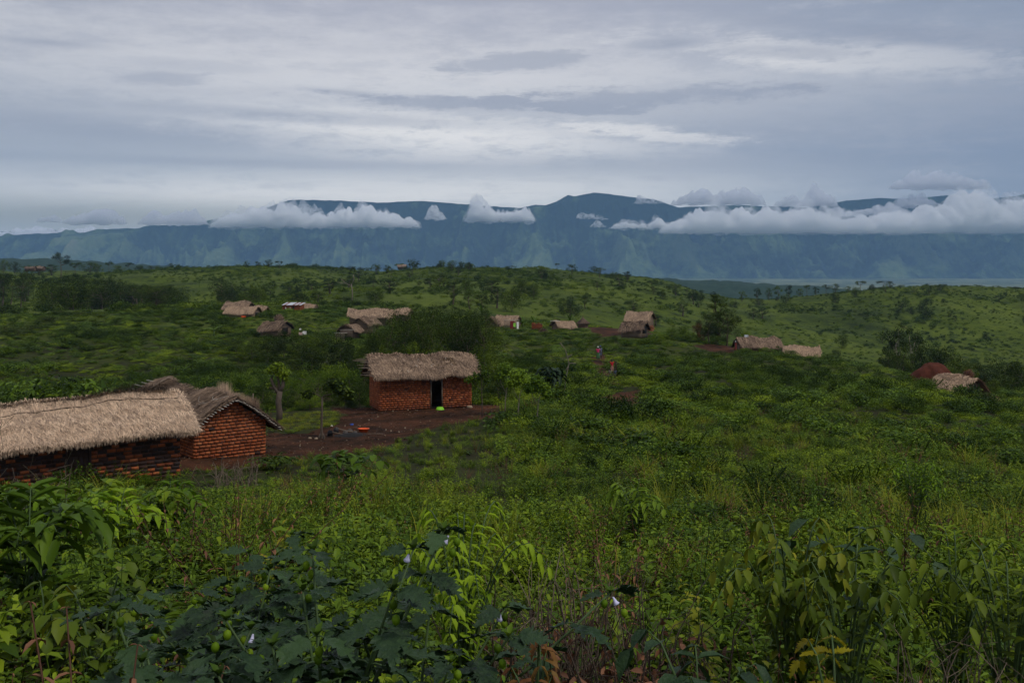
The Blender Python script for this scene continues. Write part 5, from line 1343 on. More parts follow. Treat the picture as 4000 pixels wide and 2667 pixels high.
arching_plant(838, 4.5, 645, 'yellow lobed-leaf creeper near the bottom, towards the right', 'yellow', 5, .10, .06, 5, .5, .2, 31, tmpl=LT_T, top_t=.8)
arching_plant(1010, 6.0, 530, 'dark bush cut by the right edge of the picture', 'tree', 16, .12, .06, 6, .6, .4, 32)
arching_plant(958, 6.6, 538, 'upright leafy green bush near the right edge', 'shrub', 18, .10, .035, 12, .6, -.2, 33, top_t=.7)
arching_plant(916, 19, 456, 'small golden-green bush glowing in the grass at the right', 'lime', 22, .13, .05, 8, .7, .1, 34, top_t=.8)
arching_plant(350, 26, 444, 'tall broad-leaved sapling with twisted top at the lower edge of the yard', 'broad', 5, .36, .26, 5, .9, .2, 35, top_t=.4)
arching_plant(338, 25.5, 455, 'broad-leaved sapling leaning left at the lower edge of the yard', 'broad', 5, .34, .24, 5, .9, .25, 36, top_t=.4)
arching_plant(552, 68, 366, 'dark big-leaved plant beside the path, under a bare twig', 'nightshade', 9, .75, .32, 5, .9, .25, 37, top_t=.5)
arching_plant(634, 17, 478, 'dark feathery-leaved bush rising out of the grass in the middle', 'broad', 12, .20, .09, 8, .6, .3, 38)
arching_plant(275, 39, 456, 'round dark bush at the lower left corner of the yard', 'tree', 26, .22, .12, 8, 1.25, .2, 39, top_t=.4)
for k, (px, Y, ty) in enumerate([(8, 13.5, 487), (40, 14, 483), (66, 13, 487), (92, 14.5, 482), (118, 13, 490), (150, 14.5, 483), (172, 15, 484), (-10, 13, 490)]):
    arching_plant(px, Y, ty, 'leafy light-green weed in the row just below the long brick house', 'herb' if k % 2 else 'lime', 9, .26, .12, 6, .7, .15, 60 + k, name='broad_leaf_weed', group='broad-leaved weeds below the long house', top_t=.6, cat='plant')

def bramble(px, Y, w, h, label, n, mat, leafn=0, name='bramble', seed=1, rad=.004, group=None):
    global rng
    keep = rng; rng = np.random.default_rng(seed); g = ground(px, Y); t = empty(name, g, 0, label, 'bramble', group); mb = MB(); lf = MB()
    for i in range(n):
        a = rd() * 2 * PI; b = np.array([rng.normal(0, w / 3), rng.normal(0, w / 4), 0]); u = np.linspace(0, 1, 7); L_ = h * rng.uniform(.6, 1.25); el = rng.uniform(.5, 1.5)
        P = b + np.outer(u * L_ * math.cos(el), [math.cos(a), math.sin(a), 0]) + np.outer(np.sin(u * rng.uniform(1.2, 2.6)) * L_ * math.sin(el), [0, 0, 1]) + np.cumsum(rng.normal(0, .018 * h, (7, 3)), 0)
        tube(mb, P, np.linspace(rad * 1.4, rad * .5, 7), 4, rng.random(), False)
        for _ in range(2):
            k = rng.integers(2, 6); d = nrm(rng.normal(0, 1, 3) + (0, 0, .6)); tube(mb, [P[k], P[k] + d * h * .12, P[k] + d * h * .24 + rng.normal(0, .02, 3)], rad * .5, 3, rng.random(), False)
    mb.build('twigs', M[mat], t)
    if leafn:
        p = np.stack([rng.normal(0, w / 3, leafn), rng.normal(0, w / 4, leafn), rng.uniform(.1, h * .8, leafn)], 1)
        leaves(lf, p, rng.normal(0, 1, (leafn, 3)) - (0, 0, .6), rng.normal(0, 1, (leafn, 3)), rng.uniform(.05, .10, leafn), rng.uniform(.03, .05, leafn), LT_F, rng.random(leafn)); lf.build('dead_leaves', M['dead'], t)
    rng = keep
bramble(590, 6.2, 1.1, .95, 'tangle of dead brown twigs and withered leaves in the centre foreground', 120, 'twigdark', 320, seed=41)
bramble(560, 6.5, .7, .95, 'brown bramble arching left of the withered leaf tangle', 60, 'twig', 90, seed=42)
bramble(640, 6.0, .6, .7, 'clump of drooping withered brown leaves at the right of the bramble', 25, 'twigdark', 190, seed=43)
bramble(975, 5.6, 1.0, .9, 'pale dry twigs fanning out of the weeds at the right edge', 70, 'twig', 0, seed=44)
bramble(925, 5.5, .8, .7, 'thin pale dry stalks left of the twigs at the right edge', 30, 'twig', 0, seed=45)
bramble(36, 15, .9, 1.6, 'dry seed-headed stalks standing in front of the long house door', 16, 'twig', 0, seed=46, rad=.007)
bramble(232, 33, 1.4, .9, 'dry grey brush between the long house and the yard', 40, 'twig', 0, seed=47, rad=.01)
bramble(318, 72, 3.2, 1.7, 'grey leafless twiggy scrub in the thicket behind the yard', 90, 'twig', 0, seed=48, rad=.018)

# broad-leaved shrubs behind the long house
for k, (px, Y, ty, n_) in enumerate([(30, 47, 372, 12), (52, 46, 366, 13), (78, 47, 378, 12), (14, 45, 384, 10), (98, 48, 386, 10), (62, 44, 388, 10), (2, 44, 388, 8)]):
    arching_plant(px, Y, ty, 'dark broad-leaved shrub growing behind the ridge of the long house', 'shrub' if k % 2 else 'broad', n_, .42, .22, 6, 1.5, .2, 80 + k, name='broad_leaf_shrub', group='broad-leaved shrubs behind the long house', top_t=.55)

# ------------------------------------------------------------------ ground cover: instanced stuff
PC = {}
def cover(name, protos, pts, scl, pid, kindlabel, tilt=.15):
    col = bpy.data.collections.new(name + '_kit')
    for i, (me) in enumerate(protos):
        o = bpy.data.objects.new('%s_kit_%02d' % (name, i), me); col.objects.link(o)
    me = bpy.data.meshes.new(name); n = len(pts)
    me.vertices.add(n); me.vertices.foreach_set('co', np.asarray(pts, np.float32).ravel())
    a = me.attributes.new('scl', 'FLOAT_VECTOR', 'POINT'); a.data.foreach_set('vector', np.asarray(scl, np.float32).ravel())
    a = me.attributes.new('pid', 'INT', 'POINT'); a.data.foreach_set('value', np.asarray(pid, np.int32))
    rot = np.stack([rng.normal(0, tilt, n), rng.normal(0, tilt, n), rng.uniform(0, 2 * PI, n)], 1)
    a = me.attributes.new('rot', 'FLOAT_VECTOR', 'POINT'); a.data.foreach_set('vector', rot.astype(np.float32).ravel())
    o = bpy.data.objects.new(name, me); C.objects.link(o); o['kind'] = 'stuff'; o['label'] = kindlabel; o['category'] = name.replace('_', ' ')
    ng = bpy.data.node_groups.new(name, 'GeometryNodeTree'); ng.is_modifier = True
    ng.interface.new_socket('Geometry', in_out='INPUT', socket_type='NodeSocketGeometry'); ng.interface.new_socket('Geometry', in_out='OUTPUT', socket_type='NodeSocketGeometry')
    gi = ng.nodes.new('NodeGroupInput'); go = ng.nodes.new('NodeGroupOutput')
    ci = ng.nodes.new('GeometryNodeCollectionInfo'); ci.inputs['Collection'].default_value = col; ci.inputs['Separate Children'].default_value = True; ci.inputs['Reset Children'].default_value = True
    ip = ng.nodes.new('GeometryNodeInstanceOnPoints'); ip.inputs['Pick Instance'].default_value = True
    def na(nm, ty):
        x = ng.nodes.new('GeometryNodeInputNamedAttribute'); x.data_type = ty; x.inputs['Name'].default_value = nm; return x.outputs['Attribute']
    ng.links.new(gi.outputs[0], ip.inputs['Points']); ng.links.new(ci.outputs[0], ip.inputs['Instance'])
    ng.links.new(na('pid', 'INT'), ip.inputs['Instance Index']); ng.links.new(na('scl', 'FLOAT_VECTOR'), ip.inputs['Scale'])
    er = ng.nodes.new('FunctionNodeEulerToRotation'); ng.links.new(na('rot', 'FLOAT_VECTOR'), er.inputs[0]); ng.links.new(er.outputs[0], ip.inputs['Rotation'])
    ng.links.new(ip.outputs[0], go.inputs[0])
    md = o.modifiers.new('cover', 'NODES'); md.node_group = ng
    return o

FOOT = []
for o in [x for x in bpy.data.objects if x.type == 'EMPTY' and x.get('category') in ('house', 'hut')]:
    w = [c for c in o.children if c.name.startswith('wall')]
    if w:
        bb = [Vector(b) for b in w[0].bound_box]; FOOT.append((o.location.x, o.location.y, o.rotation_euler.z, min(b.x for b in bb), max(b.x for b in bb), min(b.y for b in bb), max(b.y for b in bb)))
def free(X, Y, m=.3):
    ok = np.ones(X.shape, bool)
    for (cx, cy, a, x0, x1, y0, y1) in FOOT:
        dx, dy = X - cx, Y - cy; lx = dx * math.cos(a) + dy * math.sin(a); ly = -dx * math.sin(a) + dy * math.cos(a)
        ok &= ~((lx > x0 - m) & (lx < x1 + m) & (ly > y0 - m) & (ly < y1 + m))
    return ok
def scatter(r0, r1, dens, ang=33, seed=0, keep_dirt=True, margin=.3):
    """points per square metre between two distances"""
    g = np.random.default_rng(seed); A = .5 * (r1 ** 2 - r0 ** 2) * 2 * math.radians(ang); n = int(A * dens)
    r = np.sqrt(g.uniform(r0 ** 2, r1 ** 2, n)); th = g.uniform(-math.radians(ang), math.radians(ang), n)
    X = r * np.sin(th); Y = r * np.cos(th); ok = free(X, Y, margin)
    if keep_dirt: ok &= dirt(X, Y) == 0
    X, Y = X[ok], Y[ok]
    return X, Y, zt(X, Y)
LAWN = planpoly([(264, 428), (266, 412), (285, 404), (318, 402), (345, 410), (340, 421), (304, 430)], 8.8)
def inlawn(X, Y): return inpoly(X, Y, LAWN)

def grass_proto(n, h, w, lean, sp, seed):
    g = np.random.default_rng(seed); mb = MB(); a = g.uniform(0, 2 * PI, n)
    P = np.stack([g.normal(0, sp, n), g.normal(0, sp, n), np.zeros(n)], 1)
    blades(mb, P, h * g.uniform(.55, 1.1, n), w * g.uniform(.7, 1.3, n), g.uniform(.15, lean, n), a, np.clip(g.normal(.5, .22, n), 0, 1)); return mb
def fern_proto():
    mb = MB()
    for i in range(10):
        a = i * 2.4; u = np.linspace(0, 1, 16); d = np.array([math.cos(a), math.sin(a), 0]); s = np.array([-math.sin(a), math.cos(a), 0]); L_ = rng.uniform(.35, .6)
        P = np.outer(u * L_ * .8, d) + np.outer(np.sin(u * 2.2) * L_ * .7, [0, 0, 1]); tube(mb, P[::3], .003, 3, .4, False)
        for k in range(2, 16):
            l = .13 * math.sin(PI * (k / 17) ** .7)
            for q in (-1, 1): leaves(mb, P[k], s * q + d * .3, (0, 0, 1), l + .02, .028, LT_Q, rng.uniform(.3, .9))
    return mb
def mat_proto(n, w, h, ll, lw, tmpl=LT_F, t=.5):
    mb = MB(); P = np.stack([rng.normal(0, w / 2.6, n), rng.normal(0, w / 2.6, n), rng.uniform(0, h, n)], 1)
    D = rng.normal(0, 1, (n, 3)) * (1, 1, .35) + (0, 0, .15); N = rng.normal(0, .35, (n, 3)) + (0, 0, 1)
    leaves(mb, P, D, N, ll * rng.uniform(.6, 1.3, n), lw * rng.uniform(.6, 1.3, n), tmpl, np.clip(t + (P[:, 2] / h - .5) * .4 + rng.normal(0, .15, n), 0, 1)); return mb
def dome_proto(h, w, n, ls, clumps, seed, mat, t=.5):
    global rng
    keep = rng; rng = np.random.default_rng(seed); mb = MB()
    for i in range(clumps):
        a = rd() * 2 * PI; r = w * .34 * math.sqrt(rd()); c = (r * math.cos(a), r * math.sin(a), h * (.30 + .42 * rd() * (1 - r / w)))
        R = rng.uniform(.18, .30) * w; tt = t + rng.normal(0, .14)
        crown_leaves(mb, c, R, n // clumps, ls, tt, h / w * 1.2, .35)
    for i in range(10):
        a = rd() * 2 * PI; tube(mb, [(0, 0, 0), (w * .15 * math.cos(a), w * .15 * math.sin(a), h * .4), (w * .35 * math.cos(a), w * .35 * math.sin(a), h * .8)], .012, 4, .1, False)
    rng = keep
    return mb.mesh('dome', M[mat])

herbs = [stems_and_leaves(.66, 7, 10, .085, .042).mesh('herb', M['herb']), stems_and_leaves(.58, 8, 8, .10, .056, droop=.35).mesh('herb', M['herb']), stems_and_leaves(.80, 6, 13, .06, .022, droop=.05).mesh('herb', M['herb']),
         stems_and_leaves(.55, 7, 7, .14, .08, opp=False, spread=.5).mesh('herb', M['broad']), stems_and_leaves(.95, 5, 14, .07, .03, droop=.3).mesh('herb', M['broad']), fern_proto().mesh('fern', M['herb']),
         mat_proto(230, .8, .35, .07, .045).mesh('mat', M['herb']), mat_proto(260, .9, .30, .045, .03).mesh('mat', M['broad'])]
VIEW = lambda X, Y: (Y > 24) & (Y < 66) & (512 + FPX * X / Y > 185) & (512 + FPX * X / Y < 500)
herbs += [stems_and_leaves(.85, 6, 9, .06, .02, droop=.5, stemr=.005, bend=.5).mesh('herb', M['dead']), stems_and_leaves(.6, 5, 8, .09, .05, droop=.4).mesh('herb', M['olive'])]
# weeds near the camera
X, Y, Z = scatter(3.2, 20, 9.5, 40, 101)
n = len(X); pt = vn(X / 1.7, Y / 1.7, 7) + .35 * vn(X / .6, Y / .6, 12); pid = np.clip(((pt - .25) * 1.15 * 6 + rng.normal(0, .9, n)).astype(int), 0, 7); pid = np.where(rng.random(n) < .3, rng.integers(0, 8, n), pid); pid = np.where((pid == 2) & (rng.random(n) < .8), 3, pid)
s = rng.uniform(.55, 1.25, n) * (.70 + .75 * vn(X / 1.8, Y / 1.8, 33)); hz = rng.uniform(.8, 1.15, n)
pid = np.where(rng.random(n) < .035, 8, pid); pid = np.where(rng.random(n) < .05, 9, pid)
lowc = np.exp(-((X - .55) / 1.0) ** 2 - ((Y - 6.2) / .9) ** 2); s = s * (1 - .45 * lowc)      # hollow where the bramble lies
S1 = (np.stack([X, Y, Z], 1), np.stack([s, s, s * hz], 1), pid)
X, Y, Z = scatter(20, 62, 2.6, 33, 102)
n = len(X); lw = inlawn(X, Y); pt = vn(X / 3.0, Y / 3.0, 7); pid = np.clip(((pt - .2) * 1.4 * 8 + rng.normal(0, 1.2, n)).astype(int), 0, 7)
pid = np.where(pid == 2, 1, pid); pid = np.where(rng.random(n) < .05, 8, pid); pid = np.where(rng.random(n) < .05, 9, pid); pid = np.where((pid == 0) & (rng.random(n) < .4), 6, pid); pid = np.where(lw, 6 + (rng.random(n) < .5), pid)
s = rng.uniform(.85, 1.5, n) * (.7 + .55 * vn(X / 4, Y / 4, 33)); s = np.where(lw, s * .55, s); s = np.where(VIEW(X, Y), s * np.where(Y > 33, .42, .55), s * .72)
S2 = (np.stack([X, Y, Z], 1), np.stack([s * 1.15, s * 1.15, s * .95], 1), pid)
cover('weeds', herbs, np.concatenate([S1[0], S2[0]]), np.concatenate([S1[1], S2[1]]), np.concatenate([S1[2], S2[2]]), 'leafy weeds and ferns covering the near hillside')

gr = [grass_proto(70, .75, .004, .9, .07, 1).mesh('grass', M['grass']), grass_proto(55, .95, .0045, .8, .09, 2).mesh('grass', M['grass']), grass_proto(90, .45, .0035, 1.1, .12, 3).mesh('grass', M['grass'])]
X, Y, Z = scatter(7.5, 62, 3.6, 34, 103)
band = np.exp(-((Y - 18 - X * .1) / 5.5) ** 2) * np.clip((X - 0.5) / 3, 0, 1) + .8 * np.exp(-((X + 3.2) / 2.8) ** 2 - ((Y - 16) / 6) ** 2) + .30 * (vn(X / 4, Y / 4, 61) > .68)
r_ = np.hypot(X, Y); keepg = (rng.random(len(X)) < np.clip(.008 + band * .36, 0, 1)) & (rng.random(len(X)) < np.clip(26 / r_, .25, 1)); lw = inlawn(X, Y); keepg |= lw
X, Y, Z, lw = X[keepg], Y[keepg], Z[keepg], lw[keepg]; n = len(X)
s = rng.uniform(.8, 1.35, n) * np.where(lw, .35, np.where(VIEW(X, Y), .5, 1)); wd = np.clip(np.hypot(X, Y) / 22, 1, 1.8)
pid = np.where(lw, 2, rng.integers(0, 3, n))
G1 = (np.stack([X, Y, Z], 1), np.stack([s * wd, s * wd, s], 1), pid)
cover('tall_grass', gr, *G1, 'tufts of tall yellow-green grass among the weeds', tilt=.08)

# shrubs: near few, then the whole middle distance
shr = [dome_proto(1.0, 1.5, 560, .085, 9, 201, 'shrub', .5), dome_proto(1.3, 1.6, 620, .085, 10, 202, 'shrub', .22), dome_proto(.8, 1.4, 520, .085, 9, 203, 'herb', .62), dome_proto(.7, 1.6, 560, .08, 9, 204, 'herb', .85), dome_proto(1.1, 1.7, 520, .14, 9, 205, 'broad', .45)]
PP = []
for (r0, r1, dn, sc0, seed) in [(6.5, 13, .55, .42, 305), (12, 30, .62, .75, 301), (28, 62, .52, 1.15, 304), (60, 110, .85, 1.15, 302), (108, 210, .60, 1.25, 303)]:
    X, Y, Z = scatter(r0, r1, dn, 33, seed, margin=.9 if r0 < 60 else .5)
    # keep the sight line to the yard and the two near houses open
    pxx = 512 + FPX * X / Y; block = (Y > 24) & (Y < 62) & (pxx > 120) & (pxx < 500); near_yard = (Y < 62) & (Y > 30) & (X < 0)
    ok = ~block & ~inlawn(X, Y); X, Y, Z = X[ok], Y[ok], Z[ok]; n = len(X)
    q = vn(X / 9, Y / 14, 15) + .5 * vn(X / 3.5, Y / 4.5, 19); pid = np.clip(((q - .30) / .9 * 5 + rng.normal(0, .7, n)).astype(int), 0, 4); pid = np.array([1, 0, 4, 2, 3])[pid]; pid = np.where(rng.random(n) < .25, rng.integers(0, 5, n), pid)
    s = sc0 * rng.uniform(.35, 1.25, n) * (.45 + 1.0 * vn(X / 6, Y / 8, 27))
    fr = np.zeros(n, bool)
    for dy in (1, 2.5, 4, 6): fr |= dirt(X * (Y + dy) / Y, Y + dy, 0) > 1
    s = np.where(fr, s * .3, s)
    zsc = np.where(pid >= 2, .62, .85) * rng.uniform(.7, 1.1, n)
    front = (Y > 118) & (Y < 215) & (Y < 200); zsc = np.where(Y > 112, zsc * .62, zsc)
    PP.append((np.stack([X, Y, Z - .05], 1), np.stack([s, s, s * zsc], 1), pid))
cover('shrubs', shr, *[np.concatenate([p[i] for p in PP]) for i in range(3)], 'low shrubs and scrub covering the middle slopes')

far = [dome_proto(1.1, 3.2, 260, .26, 9, 401, 'fargreen', .55), dome_proto(1.6, 2.6, 280, .24, 8, 402, 'fargreen', .3), dome_proto(.8, 3.6, 240, .26, 10, 403, 'fargreen', .75), dome_proto(2.0, 2.6, 300, .24, 8, 404, 'tree', .4)]
X, Y, Z = scatter(200, 640, .15, 31, 501); n = len(X)
q = vn(X / 28, Y / 40, 35) + .5 * vn(X / 9, Y / 12, 39); pid = np.clip((q / 1.5 * 4 + rng.normal(0, .6, n)).astype(int), 0, 3); pid = np.array([2, 0, 1, 3])[pid]
ok = rng.random(n) < np.clip((vn(X / 34, Y / 46, 88) + .4 * vn(X / 12, Y / 15, 89) - .38) * 1.9, .04, 1); ok &= ~((pid == 3) & (rng.random(n) < .5)); X, Y, Z, pid = X[ok], Y[ok], Z[ok], pid[ok]; n = len(X)
s = np.clip(np.exp(rng.normal(-.75, .5, n)), .15, 1.7) * (.6 + .8 * vn(X / 40, Y / 60, 77))
cover('distant_scrub', far, np.stack([X, Y, Z], 1), np.stack([s, s, s * rng.uniform(.6, 1, n)], 1), pid, 'scattered scrub and grass clumps dotting the far green hills')

# pebbles, clods and dry leaf bits on the trodden earth
def pebble(r, seed):
    g = np.random.default_rng(seed); mb = MB(); lathe(mb, [(.001, r * .8), (r * .6, r * .65), (r, r * .2), (r * .9, -r * .3)], 7, .5); v = mb.v[0]; v += g.normal(0, r * .13, v.shape); return mb
pebs = [pebble(.035, 1).mesh('pebble', M['stone']), pebble(.05, 2).mesh('pebble', M['earth']), pebble(.03, 3).mesh('pebble', M['tan']), mat_proto(5, .25, .03, .09, .04).mesh('bit', M['dead'])]
g_ = np.random.default_rng(5); X = g_.uniform(-19, 4, 9000); Y = g_.uniform(36, 68, 9000); X, Y = X[:4500], Y[:4500]; dd_ = dirt(X, Y); ok = (dd_ > 0) & free(X, Y, .05); X, Y = X[ok], Y[ok]; n = len(X)
s = g_.uniform(.3, 1.1, n) ** 2
cover('pebbles', pebs, np.stack([X, Y, zt(X, Y)], 1), np.stack([s, s, s], 1), g_.choice([0, 1, 1, 2, 3], n), 'pebbles and dry bits strewn over the trodden earth')
# ------------------------------------------------------------------ trees round the yard
def limb_tree(loc, name, label, limbs, clumps, leafmat_, ls, n, tint=.4, bark='bark', flat=.7, group=None):
    t = empty(name, loc, 0, label, 'tree', group); tr, cr = MB(), MB()
    for pts, r0, r1 in limbs: tube(tr, pts, np.linspace(r0, r1, len(pts)), 8, .5)
    for c, R, k in clumps: crown_leaves(cr, c, R, int(n * k), ls, tint + rng.normal(0, .08), flat, .15)
    tr.build('trunk', M[bark], t); cr.build('crown', M[leafmat_], t)
    return t
p = hit(321.5, 438.5)
limb_tree(p, 'yard_tree', 'thin lone tree in the yard with a bent branch and crown spreading to the right',
    [([(0, 0, -.2), (.02, 0, .1), (0, 0, .6), (.02, 0, 1.4), (.04, 0, 2.1)], .075, .045), ([(.04, 0, 2.05), (.18, 0, 2.18), (.42, -.05, 2.22), (.8, -.1, 2.38), (1.15, -.1, 2.36)], .035, .012),
     ([(.04, 0, 2.0), (-.2, .05, 2.2), (-.5, .1, 2.32), (-.8, .1, 2.3)], .028, .010), ([(.5, 0, 2.24), (.75, .1, 2.6), (.9, .15, 2.8)], .022, .008), ([(-.05, 0, -.1), (-.12, 0, .12), (-.02, 0, .3)], .07, .04), ([(.1, 0, -.1), (.14, 0, .1), (.03, 0, .32)], .06, .03)],
    [((1.0, 0, 2.45), .40, .28), ((.65, .1, 2.72), .42, .30), ((1.3, -.1, 2.3), .34, .16), ((.35, .1, 2.62), .28, .10), ((-.7, .1, 2.22), .26, .10), ((1.5, 0, 2.1), .22, .06)], 'treedark', .17, 1900, .5)
p = ground(279, 57); 
limb_tree(p, 'pollarded_tree', 'stout twisted lopped tree with tufts of fresh green leaves beside the straw screen',
    [([(0, 0, -.2), (.03, 0, .5), (-.04, 0, 1.1), (.05, 0, 1.7)], .19, .16), ([(.02, 0, 1.5), (-.28, 0, 1.9), (-.45, 0, 2.4), (-.3, 0, 2.7)], .12, .06), ([(.04, 0, 1.6), (.22, 0, 2.0), (.28, 0, 2.5)], .13, .09), ([(0, 0, 1.7), (-.02, .05, 2.2), (-.2, .05, 2.9)], .10, .05), ([(-.3, 0, 1.85), (-.62, 0, 1.9)], .07, .05)],
    [((.2, 0, 2.75), .42, .34), ((-.35, 0, 2.95), .36, .28), ((0, 0, 3.1), .34, .2), ((.38, 0, 2.45), .22, .1), ((-.6, 0, 2.05), .16, .05)], 'shrub', .13, 1500, .7)
p = hit(482, 417)
limb_tree(p, 'sapling', 'slender leafy sapling at the right corner of the small middle house',
    [([(0, 0, -.2), (.01, 0, .8), (-.02, 0, 1.6), (0, 0, 2.4)], .035, .018), ([(0, 0, 1.5), (-.3, 0, 1.8), (-.55, 0, 2.2)], .018, .008), ([(0, 0, 1.6), (.3, 0, 2.0), (.4, 0, 2.4)], .018, .008)],
    [((-.3, 0, 2.3), .38, .3), ((.1, 0, 2.5), .36, .3), ((-.75, 0, 2.15), .3, .16), ((.3, 0, 2.1), .3, .16), ((-.05, 0, 2.85), .22, .1)], 'shrub', .13, 650, .6)
for px, Y, hh, lb in [(518, 52, 2.5, 'leaning pale-stemmed sapling between the yard and the path'), (537, 50, 2.2, 'forked pale-stemmed sapling right of the leaning one'), (505, 57, 2.6, 'thin dark-stemmed sapling at the right end of the yard')]:
    g = ground(px, Y); q = hh / 2.5
    limb_tree(g, 'sapling', lb, [([(0, 0, -.2), (.02, 0, .8 * q), (.10 * q, 0, 1.5 * q), (.3 * q, 0, 2.1 * q)], .032, .014), ([(.06, 0, 1.2 * q), (-.2, 0, 1.7 * q), (-.35, 0, 2.2 * q)], .016, .008)],
        [((.3, 0, 2.3 * q), .42 * q, .35), ((-.3, 0, 2.2 * q), .40 * q, .35), ((0, 0, 2.6 * q), .42 * q, .3), ((.5, 0, 1.9 * q), .35, .2)], 'broad', .14, 1100, .65, 'barkpale', group='thin saplings right of the yard')
g = ground(564, 68); t = empty('bare_twig', g, 0, 'bare pale forked dead branch standing above the dark big-leaved plant by the path', 'branch'); mb = MB()
for pts in ([(0, 0, 0), (.1, 0, 1.4), (.35, 0, 2.5), (.1, 0, 3.4), (-.25, 0, 3.9)], [(.35, 0, 2.5), (.8, 0, 2.5)], [(.2, 0, 2.9), (.55, 0, 3.1)], [(.3, 0, 2.3), (.1, 0, 2.0)]): tube(mb, pts, .028, 5, .7)
mb.build('twigs', M['barkpale'], t)
g = ground(352, 240); t = empty('dead_tree', g, 0, 'bare white forked dead tree on the slope behind the long reed-walled hut', 'tree'); mb = MB()
for pts, r in (([(0, 0, -.3), (.1, 0, 3), (-.2, 0, 5)], .13), ([(-.1, 0, 4.4), (-1.6, 0, 5.2), (-2.6, 0, 6.2)], .09), ([(-.1, 0, 4.8), (.5, 0, 6.2), (.3, 0, 7.2)], .09), ([(-1.6, 0, 5.2), (-2.3, 0, 5.1), (-3.4, 0, 5.4)], .07)): tube(mb, pts, r, 6, .7)
mb.build('trunk', M['barkpale'], t)

# ------------------------------------------------------------------ things lying in the yard
M['orange'] = plain('orange_plastic', (.75, .10, .015), .4, .4, .08); M['lime_p'] = plain('green_plastic', (.22, .55, .03), .4, .4, .08); M['iron'] = plain('black_iron', (.018, .017, .018), .6, .4)

M['blue'] = plain('blue_cloth', (.03, .07, .30), .8); M['bone'] = plain('pale_scrap', (.55, .50, .42), .8); M['stone'] = plain('hearth_stone', (.09, .075, .065), .9); M['tan'] = plain('tan_block', (.28, .21, .14), .9)
def at(px, py): return hit(px, py)
def basin(px, py, r, h, mat, label, name, up=True, rz=0, sy=1.0):
    mb = MB(); prof = [(.001, .012), (r * .72, .012), (r * .95, h), (r * 1.06, h + .012), (r * 1.06, h - .012), (r * .98, h - .02), (r * .76, 0), (.001, 0)]
    if not up: prof = [(a, h + .02 - b) for a, b in prof][::-1]
    lathe(mb, prof, 28, .5, sy=sy); o = mb.build(name, M[mat], loc=at(px, py) + Vector((0, 0, .01))); tag(o, label, name.split('_')[-1]); return o
basin(363.6, 431.5, .29, .17, 'orange', 'bright orange plastic basin standing in the yard', 'plastic_basin', sy=.7)
basin(440, 409.5, .25, .15, 'lime_p', 'lime green plastic basin upside down in front of the open doorway', 'plastic_basin', up=False)
basin(456.5, 406.5, .30, .12, 'iron', 'wide black pan against the wall right of the doorway', 'cooking_pan')
mb = MB(); lathe(mb, [(.001, .16), (.12, .15), (.19, .10), (.2, .03), (.17, 0)], 9, .5, sy=.7); tag(mb.build('stone', M['tan'], loc=at(469.5, 407.5)), 'pale tan stone on the ground near the right corner of the middle house', 'stone')
def hoe(px, py, ang, label, L_=.95):
    t = empty('hoe', at(px, py) + Vector((0, 0, .03)), ang, label, 'hoe', 'tools lying by the lone yard tree'); mb = MB()
    v = [(-.15, -.02, 0), (.15, -.02, 0), (.11, -.02, .27), (-.11, -.02, .27), (-.15, .01, 0), (.15, .01, 0), (.11, .01, .27), (-.11, .01, .27)]
    mb.add(v, [(0, 1, 2, 3), (5, 4, 7, 6), (1, 5, 6, 2), (4, 0, 3, 7), (3, 2, 6, 7), (0, 4, 5, 1)]); tube(mb, [(0, 0, .24), (0, .05, .30)], .03); mb.build('blade', M['iron'], t, False)
    mb = MB(); tube(mb, [(0, .0, .27), (L_ * .3, .02, .16), (L_, .03, .02)], .02, 7); mb.build('handle', M['poledark'], t)
hoe(336, 433, .1, 'hoe with a black blade standing up and its handle pointing right'); hoe(330, 436, .5, 'hoe with its black blade lying low next to the foot of the yard tree', .7)
for px, py, s, l in [(345.5, 433, .13, 'left hearth stone of the cooking fire'), (350, 431.5, .14, 'middle and highest hearth stone of the cooking fire'), (355, 433, .12, 'right hearth stone of the cooking fire')]:
    mb = MB(); lathe(mb, [(.001, s * 1.1), (s * .7, s), (s * 1.05, s * .45), (s, 0)], 8, .5, sy=.8); tag(mb.build('hearth_stone', M['stone'], loc=at(px, py)), l, 'stone', 'hearth stones in the yard')
mb = MB(); lathe(mb, [(.001, .13), (.3, .10), (.65, .04), (.95, -.02)], 20, .5, sy=.9); tag(mb.build('ash_mound', M['black'], loc=at(352, 435)), 'low black mound of ash in front of the hearth stones', 'ash mound')
mb = MB(); tube(mb, [(0, 0, .03), (.5, .03, .035), (.95, .0, .03)], .016); tag(mb.build('stick', M['poledark'], loc=at(366, 434)), 'long stick lying right of the orange basin', 'stick')
def scrap(px, py, s, mat, label, name, cat, group=None):
    mb = MB(); n_ = 9; a = np.linspace(0, 2 * PI, n_, endpoint=False); r = s * rng.uniform(.6, 1.1, n_); top = np.stack([r * np.cos(a), r * np.sin(a), rng.uniform(.03, .07, n_)], 1); bot = top * (1, 1, 0)
    mb.add(np.concatenate([top, bot, [(0, 0, .08)]]), [(k, n_ + k, n_ + (k + 1) % n_, (k + 1) % n_) for k in range(n_)]); mb.faces([(k, (k + 1) % n_, 2 * n_) for k in range(n_)], 0)
    tag(mb.build(name, M[mat], loc=at(px, py)), label, cat, group)
scrap(352, 424.5, .12, 'blue', 'crumpled blue rag on the bare ground above the hearth', 'rag', 'rag')
scrap(331.5, 426, .10, 'bone', 'white scrap lying at the edge of the grass patch', 'scrap', 'scrap')
